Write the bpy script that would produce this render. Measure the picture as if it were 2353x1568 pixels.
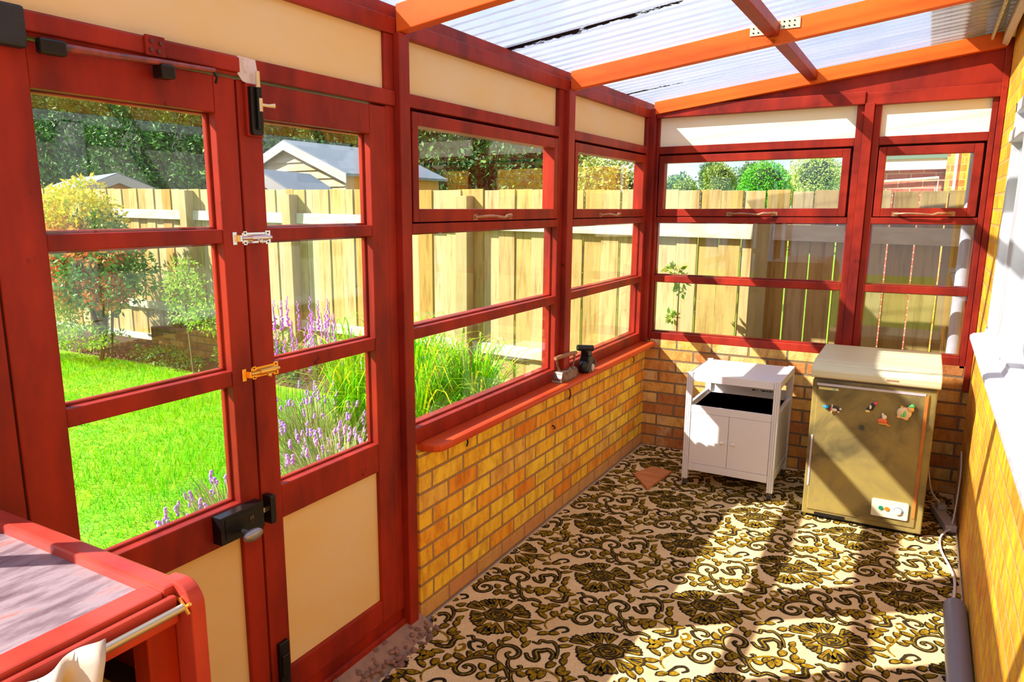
import bpy, bmesh, math, random
import numpy as np
from mathutils import Vector, Matrix

# ------------------------------------------------------------------ camera, world, sun, exposure
scene = bpy.context.scene
for o in list(bpy.data.objects):
    bpy.data.objects.remove(o)
C = scene.collection
W_PX = 2353.0

cam_d = bpy.data.cameras.new('camera')
cam = bpy.data.objects.new('camera', cam_d)
C.objects.link(cam)
scene.camera = cam
YAW, PIT, ROL = 0.5502, 0.1942, -0.0028
_f = Vector((-math.sin(YAW) * math.cos(PIT), math.cos(YAW) * math.cos(PIT), -math.sin(PIT)))
_r = _f.cross(Vector((0, 0, 1))).normalized()
_u = _r.cross(_f)
_c, _s = math.cos(ROL), math.sin(ROL)
_r2 = _r * _c + _u * _s
_u2 = _u * _c - _r * _s
cam.matrix_world = Matrix((( _r2.x, _u2.x, -_f.x, 1.5459), (_r2.y, _u2.y, -_f.y, -0.2617), (_r2.z, _u2.z, -_f.z, 1.58), (0, 0, 0, 1)))
cam_d.sensor_fit = 'HORIZONTAL'
cam_d.sensor_width = 36.0
cam_d.lens = 1692.86 / W_PX * 36.0
cam_d.shift_x = 99.2 / W_PX
cam_d.shift_y = 32.5 / W_PX
cam_d.clip_start = 0.02
cam_d.clip_end = 300

scene.view_settings.view_transform = 'Standard'
scene.view_settings.look = 'None'
scene.view_settings.gamma = 1.0
scene.view_settings.use_curve_mapping = False
scene.view_settings.exposure = 0.16

world = bpy.data.worlds.new('sky')
scene.world = world
world.use_nodes = True
wt = world.node_tree
wt.nodes.clear()
wo = wt.nodes.new('ShaderNodeOutputWorld')
wb = wt.nodes.new('ShaderNodeBackground')
wtc = wt.nodes.new('ShaderNodeTexCoord')
wsep = wt.nodes.new('ShaderNodeSeparateXYZ')
wr = wt.nodes.new('ShaderNodeValToRGB')
wr.color_ramp.elements[0].position = 0.0
wr.color_ramp.elements[0].color = (0.62, 0.78, 1.0, 1)
wr.color_ramp.elements[1].position = 0.75
wr.color_ramp.elements[1].color = (0.22, 0.42, 0.95, 1)
wn = wt.nodes.new('ShaderNodeTexNoise')
wn.inputs['Scale'].default_value = 2.6
wn.inputs['Detail'].default_value = 6
wn.inputs['Roughness'].default_value = 0.6
wcr = wt.nodes.new('ShaderNodeValToRGB')
wcr.color_ramp.elements[0].position = 0.42
wcr.color_ramp.elements[0].color = (0, 0, 0, 1)
wcr.color_ramp.elements[1].position = 0.62
wcr.color_ramp.elements[1].color = (1, 1, 1, 1)
wm = wt.nodes.new('ShaderNodeMixRGB')
wm.inputs[2].default_value = (1.0, 1.0, 1.0, 1)
wt.links.new(wtc.outputs['Generated'], wsep.inputs[0])
wt.links.new(wsep.outputs['Z'], wr.inputs[0])
wt.links.new(wtc.outputs['Generated'], wn.inputs['Vector'])
wt.links.new(wn.outputs['Fac'], wcr.inputs[0])
wt.links.new(wcr.outputs[0], wm.inputs[0])
wt.links.new(wr.outputs[0], wm.inputs[1])
wt.links.new(wm.outputs[0], wb.inputs['Color'])
wb.inputs['Strength'].default_value = 1.15
wt.links.new(wb.outputs[0], wo.inputs[0])

SUN_DIR = Vector((1.0, 0.78, -1.0)).normalized()
sun_d = bpy.data.lights.new('sun', 'SUN')
sun_d.energy = 11.5
sun_d.angle = math.radians(0.6)
sun_d.color = (1.0, 0.93, 0.80)
sun = bpy.data.objects.new('sun', sun_d)
sun.rotation_mode = 'QUATERNION'
sun.rotation_quaternion = SUN_DIR.to_track_quat('-Z', 'Y')
sun.location = (-6, -5, 8)
C.objects.link(sun)

# ------------------------------------------------------------------ helpers
RND = random.Random(7)
ORG = {}
L, W = 4.497, 1.828          # end wall plane y, house wall plane x


class MB:
    def __init__(s):
        s.v, s.f, s.m = [], [], []

    def add(s, vs, fs, mi=0):
        n = len(s.v)
        s.v += [tuple(q) for q in vs]
        s.f += [tuple(i + n for i in q) for q in fs]
        s.m += [mi] * len(fs)
        return s

    def box(s, a, b, mi=0):
        x0, x1 = sorted((a[0], b[0])); y0, y1 = sorted((a[1], b[1])); z0, z1 = sorted((a[2], b[2]))
        vs = [(x0, y0, z0), (x1, y0, z0), (x1, y1, z0), (x0, y1, z0), (x0, y0, z1), (x1, y0, z1), (x1, y1, z1), (x0, y1, z1)]
        return s.add(vs, [(0, 3, 2, 1), (4, 5, 6, 7), (0, 1, 5, 4), (1, 2, 6, 5), (2, 3, 7, 6), (3, 0, 4, 7)], mi)

    def obox(s, c, ax, ay, az, hx, hy, hz, mi=0):
        c = Vector(c); ax = Vector(ax).normalized() * hx; ay = Vector(ay).normalized() * hy; az = Vector(az).normalized() * hz
        vs = [c + i * ax + j * ay + k * az for k in (-1, 1) for i, j in ((-1, -1), (1, -1), (1, 1), (-1, 1))]
        return s.add(vs, [(0, 3, 2, 1), (4, 5, 6, 7), (0, 1, 5, 4), (1, 2, 6, 5), (2, 3, 7, 6), (3, 0, 4, 7)], mi)

    def hexa(s, lo, hi, mi=0):
        """lo, hi: four points each, counter-clockwise seen from hi side"""
        return s.add(list(lo) + list(hi), [(0, 3, 2, 1), (4, 5, 6, 7), (0, 1, 5, 4), (1, 2, 6, 5), (2, 3, 7, 6), (3, 0, 4, 7)], mi)

    def prism(s, poly, d0, d1, fn, mi=0):
        """poly in 2d (ccw), extruded from d0 to d1; fn(u, v, d) -> xyz"""
        n = len(poly)
        vs = [fn(u, w, d0) for u, w in poly] + [fn(u, w, d1) for u, w in poly]
        fs = [tuple(range(n - 1, -1, -1)), tuple(range(n, 2 * n))]
        fs += [(i, (i + 1) % n, (i + 1) % n + n, i + n) for i in range(n)]
        return s.add(vs, fs, mi)

    def tube(s, pts, r, n=8, mi=0, cap=True):
        pts = [Vector(p) for p in pts]
        rs = r if isinstance(r, (list, tuple)) else [r] * len(pts)
        t0 = (pts[1] - pts[0]).normalized()
        up = Vector((0, 0, 1)) if abs(t0.z) < 0.9 else Vector((1, 0, 0))
        a = t0.cross(up).normalized()
        vs, fs = [], []
        for i, p in enumerate(pts):
            t = (pts[min(i + 1, len(pts) - 1)] - pts[max(i - 1, 0)]).normalized()
            a = (a - t * a.dot(t)).normalized()
            b = t.cross(a)
            for k in range(n):
                w = 2 * math.pi * k / n
                vs.append(p + (a * math.cos(w) + b * math.sin(w)) * rs[i])
        for i in range(len(pts) - 1):
            for k in range(n):
                k2 = (k + 1) % n
                fs.append((i * n + k, i * n + k2, (i + 1) * n + k2, (i + 1) * n + k))
        if cap:
            fs.append(tuple(range(n - 1, -1, -1)))
            fs.append(tuple(range((len(pts) - 1) * n, len(pts) * n)))
        return s.add(vs, fs, mi)

    def cyl(s, p0, p1, r, n=16, mi=0, r2=None):
        return s.tube([p0, p1], [r, r if r2 is None else r2], n, mi)

    def ball(s, c, rx, ry=None, rz=None, n=12, m=8, mi=0):
        ry = rx if ry is None else ry; rz = rx if rz is None else rz
        vs = [(c[0], c[1], c[2] + rz)]
        for j in range(1, m):
            for i in range(n):
                th = math.pi * j / m; ph = 2 * math.pi * i / n
                vs.append((c[0] + rx * math.sin(th) * math.cos(ph), c[1] + ry * math.sin(th) * math.sin(ph), c[2] + rz * math.cos(th)))
        vs.append((c[0], c[1], c[2] - rz))
        fs = [(0, 1 + i, 1 + (i + 1) % n) for i in range(n)]
        for j in range(m - 2):
            for i in range(n):
                a = 1 + j * n + i; b = 1 + j * n + (i + 1) % n
                fs.append((a, a + n, b + n, b))
        last = len(vs) - 1; q = 1 + (m - 2) * n
        fs += [(last, q + (i + 1) % n, q + i) for i in range(n)]
        return s.add(vs, fs, mi)

    def build(s, name, mats, parent=None, bevel=0, smooth=False, label=None):
        if not isinstance(mats, (list, tuple)):
            mats = [mats]
        org = Vector((0, 0, 0))
        if parent is not None:
            org = ORG[parent.name]
        me = bpy.data.meshes.new(name)
        me.from_pydata([(p[0] - org[0], p[1] - org[1], p[2] - org[2]) for p in s.v], [], s.f)
        for m in mats:
            me.materials.append(m)
        if len(mats) > 1:
            me.polygons.foreach_set('material_index', s.m)
        if smooth:
            me.polygons.foreach_set('use_smooth', [True] * len(me.polygons))
        me.update()
        o = bpy.data.objects.new(name, me)
        C.objects.link(o)
        if parent is not None:
            o.parent = parent
        ORG[o.name] = org
        if smooth and smooth != 'all':
            md = o.modifiers.new('edges', 'EDGE_SPLIT'); md.split_angle = math.radians(38)
        if bevel:
            md = o.modifiers.new('bevel', 'BEVEL'); md.width = bevel; md.segments = 2
            md.limit_method = 'ANGLE'; md.angle_limit = math.radians(40)
        if label:
            o['label'] = label
        return o


def np_mesh(name, verts, faces, mats, parent=None, mi=None, smooth=False):
    """verts (N,3) world coordinates, faces (M,k) all of one size"""
    org = np.array(ORG[parent.name]) if parent is not None else np.zeros(3)
    me = bpy.data.meshes.new(name)
    verts = np.asarray(verts, dtype=np.float32) - org.astype(np.float32)
    faces = np.asarray(faces, dtype=np.int32)
    k = faces.shape[1]
    me.vertices.add(len(verts)); me.vertices.foreach_set('co', verts.ravel())
    me.loops.add(faces.size); me.loops.foreach_set('vertex_index', faces.ravel())
    me.polygons.add(len(faces)); me.polygons.foreach_set('loop_start', np.arange(0, faces.size, k, dtype=np.int32))
    if mi is not None:
        me.polygons.foreach_set('material_index', np.asarray(mi, dtype=np.int32))
    for m in (mats if isinstance(mats, (list, tuple)) else [mats]):
        me.materials.append(m)
    me.update(calc_edges=True)
    me.validate()
    if smooth:
        me.polygons.foreach_set('use_smooth', [True] * len(me.polygons))
    o = bpy.data.objects.new(name, me)
    C.objects.link(o)
    if parent is not None:
        o.parent = parent
    ORG[o.name] = Vector([float(q) for q in org])
    return o


def empty(name, loc):
    o = bpy.data.objects.new(name, None)
    o.empty_display_size = 0.1
    o.location = loc
    C.objects.link(o)
    ORG[o.name] = Vector(loc)
    return o


def tag(o, label, cat, group=None, kind=None):
    if label: o['label'] = label
    if cat: o['category'] = cat
    if group: o['group'] = group
    if kind: o['kind'] = kind
    return o


def struct(o, label=None):
    o['kind'] = 'structure'
    if label: o['label'] = label
    return o


# ------------------------------------------------------------------ materials
def nt(name):
    m = bpy.data.materials.new(name)
    m.use_nodes = True
    t = m.node_tree
    b = t.nodes['Principled BSDF']
    return m, t, b


def N(t, kind, **kw):
    n = t.nodes.new(kind)
    for k, v in kw.items():
        if k in n.inputs: n.inputs[k].default_value = v
        else: setattr(n, k, v)
    return n


def ramp(t, fac, stops):
    r = t.nodes.new('ShaderNodeValToRGB')
    e = r.color_ramp.elements
    while len(e) < len(stops): e.new(0.5)
    for q, (p, c) in zip(e, stops):
        q.position = p; q.color = tuple(c) + (1,) if len(c) == 3 else c
    t.links.new(fac, r.inputs[0])
    return r.outputs[0]


def mixc(t, fac, a, b, mode='MIX'):
    m = t.nodes.new('ShaderNodeMixRGB'); m.blend_type = mode
    for i, q in ((0, fac), (1, a), (2, b)):
        if hasattr(q, 'default_value') or hasattr(q, 'is_linked'):
            t.links.new(q, m.inputs[i])
        elif i == 0: m.inputs[0].default_value = q
        else: m.inputs[i].default_value = tuple(q) + (1,)
    return m.outputs[0]


def coords(t, space='Object', scale=(1, 1, 1)):
    if space == 'World':
        src = t.nodes.new('ShaderNodeNewGeometry').outputs['Position']
    else:
        src = t.nodes.new('ShaderNodeTexCoord').outputs['Object']
    mp = t.nodes.new('ShaderNodeMapping')
    mp.inputs['Scale'].default_value = scale
    t.links.new(src, mp.inputs[0])
    return mp.outputs[0]


def simple(name, col, rough=0.5, metal=0.0, spec=0.5, var=None, vscale=(8, 8, 8), bump=0.0, bscale=60, lo=0.35, hi=0.7, coat=0):
    m, t, b = nt(name)
    b.inputs['Base Color'].default_value = tuple(col) + (1,)
    b.inputs['Roughness'].default_value = rough
    b.inputs['Metallic'].default_value = metal
    b.inputs['Specular IOR Level'].default_value = spec
    if coat: b.inputs['Coat Weight'].default_value = coat
    if var is not None:
        n = N(t, 'ShaderNodeTexNoise', Detail=5, Roughness=0.6); n.inputs['Scale'].default_value = 1
        t.links.new(coords(t, 'World', vscale), n.inputs['Vector'])
        t.links.new(ramp(t, n.outputs['Fac'], [(lo, col), (hi, var)]), b.inputs['Base Color'])
    if bump:
        n2 = N(t, 'ShaderNodeTexNoise', Detail=4); n2.inputs['Scale'].default_value = bscale
        t.links.new(coords(t, 'World'), n2.inputs['Vector'])
        bp = N(t, 'ShaderNodeBump'); bp.inputs['Strength'].default_value = bump; bp.inputs['Distance'].default_value = 0.01
        t.links.new(n2.outputs['Fac'], bp.inputs['Height'])
        t.links.new(bp.outputs[0], b.inputs['Normal'])
    return m


def paint(name, col, dark, rough=0.42, grain=(6, 6, 2), chips=True):
    """worn gloss paint on timber: broad tonal drift, brush streaks, small dark scuffs"""
    m, t, b = nt(name)
    n = N(t, 'ShaderNodeTexNoise', Detail=4, Roughness=0.6); n.inputs['Scale'].default_value = 1
    t.links.new(coords(t, 'World', grain), n.inputs['Vector'])
    c = ramp(t, n.outputs['Fac'], [(0.3, dark), (0.62, col)])
    if chips:
        n3 = N(t, 'ShaderNodeTexNoise', Detail=8, Roughness=0.75); n3.inputs['Scale'].default_value = 9
        t.links.new(coords(t, 'World', (1, 1, 1)), n3.inputs['Vector'])
        k = ramp(t, n3.outputs['Fac'], [(0.63, (0, 0, 0)), (0.72, (1, 1, 1))])
        c = mixc(t, k, c, tuple(q * 0.35 for q in dark))
    t.links.new(c, b.inputs['Base Color'])
    b.inputs['Roughness'].default_value = rough
    b.inputs['Specular IOR Level'].default_value = 0.2
    n2 = N(t, 'ShaderNodeTexNoise', Detail=5); n2.inputs['Scale'].default_value = 40
    t.links.new(coords(t, 'World', (1, 1, 0.3)), n2.inputs['Vector'])
    bp = N(t, 'ShaderNodeBump'); bp.inputs['Strength'].default_value = 0.12; bp.inputs['Distance'].default_value = 0.005
    t.links.new(n2.outputs['Fac'], bp.inputs['Height'])
    t.links.new(bp.outputs[0], b.inputs['Normal'])
    return m


def brick(name, axis, stops, mortar, stain=None, base_pink=True, shift=0.0):
    """axis 'x' or 'y': the horizontal world axis that runs along the wall"""
    m, t, b = nt(name)
    g = t.nodes.new('ShaderNodeNewGeometry')
    sp = t.nodes.new('ShaderNodeSeparateXYZ'); t.links.new(g.outputs['Position'], sp.inputs[0])
    nd = N(t, 'ShaderNodeTexNoise', Detail=2); nd.inputs['Scale'].default_value = 14
    t.links.new(g.outputs['Position'], nd.inputs['Vector'])
    wob = N(t, 'ShaderNodeMath', operation='MULTIPLY_ADD'); t.links.new(nd.outputs['Fac'], wob.inputs[0]); wob.inputs[1].default_value = 0.010; wob.inputs[2].default_value = -0.005 + shift
    ax = N(t, 'ShaderNodeMath', operation='ADD'); t.links.new(sp.outputs['X' if axis == 'x' else 'Y'], ax.inputs[0]); t.links.new(wob.outputs[0], ax.inputs[1])
    az = N(t, 'ShaderNodeMath', operation='ADD'); t.links.new(sp.outputs['Z'], az.inputs[0]); az.inputs[1].default_value = 0.0
    cb = t.nodes.new('ShaderNodeCombineXYZ'); t.links.new(ax.outputs[0], cb.inputs[0]); t.links.new(az.outputs[0], cb.inputs[1])
    br = t.nodes.new('ShaderNodeTexBrick')
    br.offset = 0.5
    br.inputs['Scale'].default_value = 1.0
    br.inputs['Brick Width'].default_value = 0.225
    br.inputs['Row Height'].default_value = 0.075
    br.inputs['Mortar Size'].default_value = 0.0075
    br.inputs['Mortar Smooth'].default_value = 0.35
    br.inputs['Color1'].default_value = (0, 0, 0, 1); br.inputs['Color2'].default_value = (1, 1, 1, 1)
    br.inputs['Mortar'].default_value = (0.5, 0.5, 0.5, 1)
    t.links.new(cb.outputs[0], br.inputs['Vector'])
    col = ramp(t, br.outputs['Color'], stops)
    # streaks and blotches inside the bricks
    n = N(t, 'ShaderNodeTexNoise', Detail=6, Roughness=0.65); n.inputs['Scale'].default_value = 1
    t.links.new(coords(t, 'World', (22, 22, 9)), n.inputs['Vector'])
    k = ramp(t, n.outputs['Fac'], [(0.35, (0.72, 0.55, 0.45)), (0.55, (1, 1, 1)), (0.75, (1.1, 1.15, 1.0))])
    col = mixc(t, 1.0, col, k, 'MULTIPLY')
    if stain:
        n3 = N(t, 'ShaderNodeTexNoise', Detail=5, Roughness=0.6); n3.inputs['Scale'].default_value = 5
        t.links.new(g.outputs['Position'], n3.inputs['Vector'])
        k3 = ramp(t, n3.outputs['Fac'], [(0.52, (0, 0, 0)), (0.7, (1, 1, 1))])
        col = mixc(t, k3, col, stain)
    if base_pink:
        zz = ramp(t, sp.outputs['Z'], [(0.06, (1, 1, 1)), (0.085, (0, 0, 0))])
        zz = mixc(t, 1.0, zz, (0.75, 0.75, 0.75), 'MULTIPLY')
        col = mixc(t, zz, col, (0.50, 0.25, 0.12))
    mo = mixc(t, br.outputs['Fac'], col, mortar)
    t.links.new(mo, b.inputs['Base Color'])
    b.inputs['Roughness'].default_value = 0.85
    n4 = N(t, 'ShaderNodeTexNoise', Detail=6); n4.inputs['Scale'].default_value = 90
    t.links.new(g.outputs['Position'], n4.inputs['Vector'])
    hh = N(t, 'ShaderNodeMath', operation='MULTIPLY_ADD'); t.links.new(br.outputs['Fac'], hh.inputs[0]); hh.inputs[1].default_value = -1.0
    t.links.new(n4.outputs['Fac'], hh.inputs[2])
    bp = N(t, 'ShaderNodeBump'); bp.inputs['Strength'].default_value = 0.6; bp.inputs['Distance'].default_value = 0.005
    t.links.new(hh.outputs[0], bp.inputs['Height']); t.links.new(bp.outputs[0], b.inputs['Normal'])
    return m


def island(name, stops, rough=0.6, trans=0.0):
    """a colour per leaf / blade / board, drawn from a ramp"""
    m, t, b = nt(name)
    g = t.nodes.new('ShaderNodeNewGeometry')
    c = ramp(t, g.outputs['Random Per Island'], stops)
    t.links.new(c, b.inputs['Base Color'])
    b.inputs['Roughness'].default_value = rough
    b.inputs['Specular IOR Level'].default_value = 0.25
    if trans:
        tr = t.nodes.new('ShaderNodeBsdfTranslucent'); t.links.new(c, tr.inputs['Color'])
        mx = t.nodes.new('ShaderNodeMixShader'); mx.inputs[0].default_value = trans
        t.links.new(b.outputs[0], mx.inputs[1]); t.links.new(tr.outputs[0], mx.inputs[2])
        t.links.new(mx.outputs[0], t.nodes['Material Output'].inputs['Surface'])
    return m


def glass_mat(name, tint=(1, 1, 1), base=0.035, edge=0.45, power=4.0):
    m = bpy.data.materials.new(name); m.use_nodes = True
    t = m.node_tree; t.nodes.clear()
    out = t.nodes.new('ShaderNodeOutputMaterial')
    tr = t.nodes.new('ShaderNodeBsdfTransparent'); tr.inputs[0].default_value = tuple(tint) + (1,)
    gl = t.nodes.new('ShaderNodeBsdfGlossy'); gl.inputs['Roughness'].default_value = 0.0; gl.inputs['Color'].default_value = (1, 1, 1, 1)
    lw = t.nodes.new('ShaderNodeLayerWeight'); lw.inputs['Blend'].default_value = 0.5
    pw = N(t, 'ShaderNodeMath', operation='POWER'); t.links.new(lw.outputs['Facing'], pw.inputs[0]); pw.inputs[1].default_value = power
    ma = N(t, 'ShaderNodeMath', operation='MULTIPLY_ADD'); t.links.new(pw.outputs[0], ma.inputs[0]); ma.inputs[1].default_value = edge; ma.inputs[2].default_value = base
    mx = t.nodes.new('ShaderNodeMixShader')
    t.links.new(ma.outputs[0], mx.inputs[0]); t.links.new(tr.outputs[0], mx.inputs[1]); t.links.new(gl.outputs[0], mx.inputs[2])
    t.links.new(mx.outputs[0], out.inputs[0])
    return m


def roof_mat():
    m = bpy.data.materials.new('clear corrugated sheet'); m.use_nodes = True
    t = m.node_tree; t.nodes.clear()
    out = t.nodes.new('ShaderNodeOutputMaterial')
    g = t.nodes.new('ShaderNodeNewGeometry')
    sp = t.nodes.new('ShaderNodeSeparateXYZ'); t.links.new(g.outputs['Position'], sp.inputs[0])
    # lines of black algae where two sheets overlap
    n = N(t, 'ShaderNodeTexNoise', Detail=7, Roughness=0.8); n.inputs['Scale'].default_value = 1
    t.links.new(coords(t, 'World', (14, 60, 1)), n.inputs['Vector'])
    tot = None
    for y0, hw, x0, x1 in ((2.64, 0.048, -0.1, 1.25), (4.08, 0.016, -0.1, 0.5)):
        d = N(t, 'ShaderNodeMath', operation='SUBTRACT'); t.links.new(sp.outputs['Y'], d.inputs[0]); d.inputs[1].default_value = y0
        a = N(t, 'ShaderNodeMath', operation='ABSOLUTE'); t.links.new(d.outputs[0], a.inputs[0])
        band = N(t, 'ShaderNodeMapRange'); t.links.new(a.outputs[0], band.inputs[0])
        band.inputs[1].default_value = 0.0; band.inputs[2].default_value = hw; band.inputs[3].default_value = 0.50; band.inputs[4].default_value = 0.0
        xr = N(t, 'ShaderNodeMapRange'); t.links.new(sp.outputs['X'], xr.inputs[0])
        xr.inputs[1].default_value = x0; xr.inputs[2].default_value = x1; xr.inputs[3].default_value = 1.25; xr.inputs[4].default_value = 0.45
        pr = N(t, 'ShaderNodeMath', operation='MULTIPLY'); t.links.new(band.outputs[0], pr.inputs[0]); t.links.new(xr.outputs[0], pr.inputs[1])
        if tot is None: tot = pr
        else:
            q = N(t, 'ShaderNodeMath', operation='MAXIMUM'); t.links.new(tot.outputs[0], q.inputs[0]); t.links.new(pr.outputs[0], q.inputs[1]); tot = q
    s1 = N(t, 'ShaderNodeMath', operation='ADD'); t.links.new(tot.outputs[0], s1.inputs[0]); t.links.new(n.outputs['Fac'], s1.inputs[1])
    k = ramp(t, s1.outputs[0], [(0.88, (0, 0, 0)), (0.94, (1, 1, 1))])
    n2 = N(t, 'ShaderNodeTexNoise', Detail=4); n2.inputs['Scale'].default_value = 1
    t.links.new(coords(t, 'World', (2, 8, 1)), n2.inputs['Vector'])
    film = ramp(t, n2.outputs['Fac'], [(0.3, (0.06, 0.06, 0.06)), (0.7, (0.17, 0.17, 0.17))])
    tr = t.nodes.new('ShaderNodeBsdfTransparent'); tr.inputs[0].default_value = (0.94, 0.965, 1.0, 1)
    df = t.nodes.new('ShaderNodeBsdfDiffuse'); df.inputs[0].default_value = (0.80, 0.80, 0.84, 1)
    tl = t.nodes.new('ShaderNodeBsdfTranslucent'); tl.inputs[0].default_value = (0.86, 0.87, 0.92, 1)
    m0 = t.nodes.new('ShaderNodeMixShader'); m0.inputs[0].default_value = 0.65
    t.links.new(df.outputs[0], m0.inputs[1]); t.links.new(tl.outputs[0], m0.inputs[2])
    m1 = t.nodes.new('ShaderNodeMixShader'); t.links.new(film, m1.inputs[0]); t.links.new(tr.outputs[0], m1.inputs[1]); t.links.new(m0.outputs[0], m1.inputs[2])
    lw = t.nodes.new('ShaderNodeLayerWeight'); lw.inputs['Blend'].default_value = 0.5
    pw = N(t, 'ShaderNodeMath', operation='POWER'); t.links.new(lw.outputs['Facing'], pw.inputs[0]); pw.inputs[1].default_value = 3.0
    ma = N(t, 'ShaderNodeMath', operation='MULTIPLY_ADD'); t.links.new(pw.outputs[0], ma.inputs[0]); ma.inputs[1].default_value = 0.5; ma.inputs[2].default_value = 0.04
    gl = t.nodes.new('ShaderNodeBsdfGlossy'); gl.inputs['Roughness'].default_value = 0.15
    m2 = t.nodes.new('ShaderNodeMixShader'); t.links.new(ma.outputs[0], m2.inputs[0]); t.links.new(m1.outputs[0], m2.inputs[1]); t.links.new(gl.outputs[0], m2.inputs[2])
    dk = t.nodes.new('ShaderNodeBsdfDiffuse'); dk.inputs[0].default_value = (0.02, 0.015, 0.02, 1)
    m3 = t.nodes.new('ShaderNodeMixShader'); t.links.new(k, m3.inputs[0]); t.links.new(m2.outputs[0], m3.inputs[1]); t.links.new(dk.outputs[0], m3.inputs[2])
    t.links.new(m3.outputs[0], out.inputs[0])
    return m


RED = paint('red gloss paint', (0.34, 0.024, 0.010), (0.13, 0.010, 0.009))
REDL = paint('orange red sill paint', (0.62, 0.075, 0.015), (0.52, 0.045, 0.013), grain=(3, 3, 3), chips=False, rough=0.38)
RAFT = paint('orange stained rafter', (0.78, 0.14, 0.012), (0.62, 0.075, 0.010), grain=(1.5, 9, 9), rough=0.5)
CREAM = simple('cream painted board', (0.74, 0.53, 0.23), 0.6, var=(0.74, 0.58, 0.34), vscale=(3, 3, 6), spec=0.3)
CREAM_SUN = simple('sunlit cream board', (0.88, 0.80, 0.62), 0.6, var=(0.90, 0.85, 0.72), vscale=(3, 3, 6), spec=0.3)  # cream boards of the end wall, lightened: sunlight put into the colour
GLASS = glass_mat('window glass')
YEL = [(0.0, (0.80, 0.27, 0.015)), (0.25, (0.90, 0.42, 0.02)), (0.5, (0.93, 0.56, 0.025)), (0.8, (0.94, 0.64, 0.04)), (1.0, (0.80, 0.46, 0.08))]
BRICK_L = brick('yellow brick dwarf wall', 'y', YEL, (0.36, 0.20, 0.085), shift=0.06)
BRICK_E = brick('yellow brick end wall', 'x', [(0.0, (0.42, 0.15, 0.04)), (0.3, (0.60, 0.25, 0.05)), (0.6, (0.74, 0.40, 0.08)), (1.0, (0.70, 0.48, 0.16))], (0.20, 0.13, 0.07), stain=(0.66, 0.50, 0.28), base_pink=False)
BRICK_H = brick('golden brick house wall', 'y', [(0.0, (0.80, 0.28, 0.006)), (0.35, (0.88, 0.40, 0.006)), (0.7, (0.90, 0.52, 0.010)), (1.0, (0.86, 0.36, 0.008))], (0.66, 0.34, 0.08), base_pink=False, shift=0.1)
BRICK_N = brick('red neighbour brick', 'x', [(0.0, (0.30, 0.07, 0.05)), (0.5, (0.42, 0.11, 0.08)), (1.0, (0.34, 0.13, 0.10))], (0.45, 0.34, 0.28), base_pink=False)
WHITE = simple('white painted wood', (0.76, 0.75, 0.78), 0.4)
UPVC = simple('white window plastic', (0.60, 0.60, 0.65), 0.4)
BLACK = simple('black enamel', (0.005, 0.005, 0.006), 0.32, spec=0.35)
CHROME = simple('chrome', (0.75, 0.74, 0.76), 0.22, metal=1.0)
BRASS = simple('brass', (0.86, 0.52, 0.10), 0.3, metal=0.9)
STEEL = simple('dull steel rod', (0.50, 0.47, 0.40), 0.35, metal=0.8)
ZINC = simple('zinc plate', (0.62, 0.56, 0.42), 0.5, metal=0.3)
BRONZE = simple('brown bronze stay', (0.30, 0.13, 0.07), 0.4, metal=0.4, var=(0.50, 0.25, 0.12), vscale=(30, 30, 30))
PIPE = simple('grey lilac plastic pipe', (0.55, 0.54, 0.60), 0.4)

# ------------------------------------------------------------------ the room shell
def LW(s, z, d):      # left wall: s along y, d into the room
    return (d, s, z)


def EW(s, z, d):      # end wall: s along x, d into the room
    return (s, L - d, z)


def wb_(mb, fn, s0, s1, z0, z1, d0, d1, mi=0):
    return mb.box(fn(s0, z0, d0), fn(s1, z1, d1), mi)


# floor slab and carpet
struct(MB().box((-0.12, -1.8, -0.10), (W + 0.25, L + 0.12, 0.0)).build('floor', simple('grey concrete', (0.36, 0.28, 0.22), 0.9, var=(0.22, 0.17, 0.14), vscale=(9, 9, 9), bump=0.5)))

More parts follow.
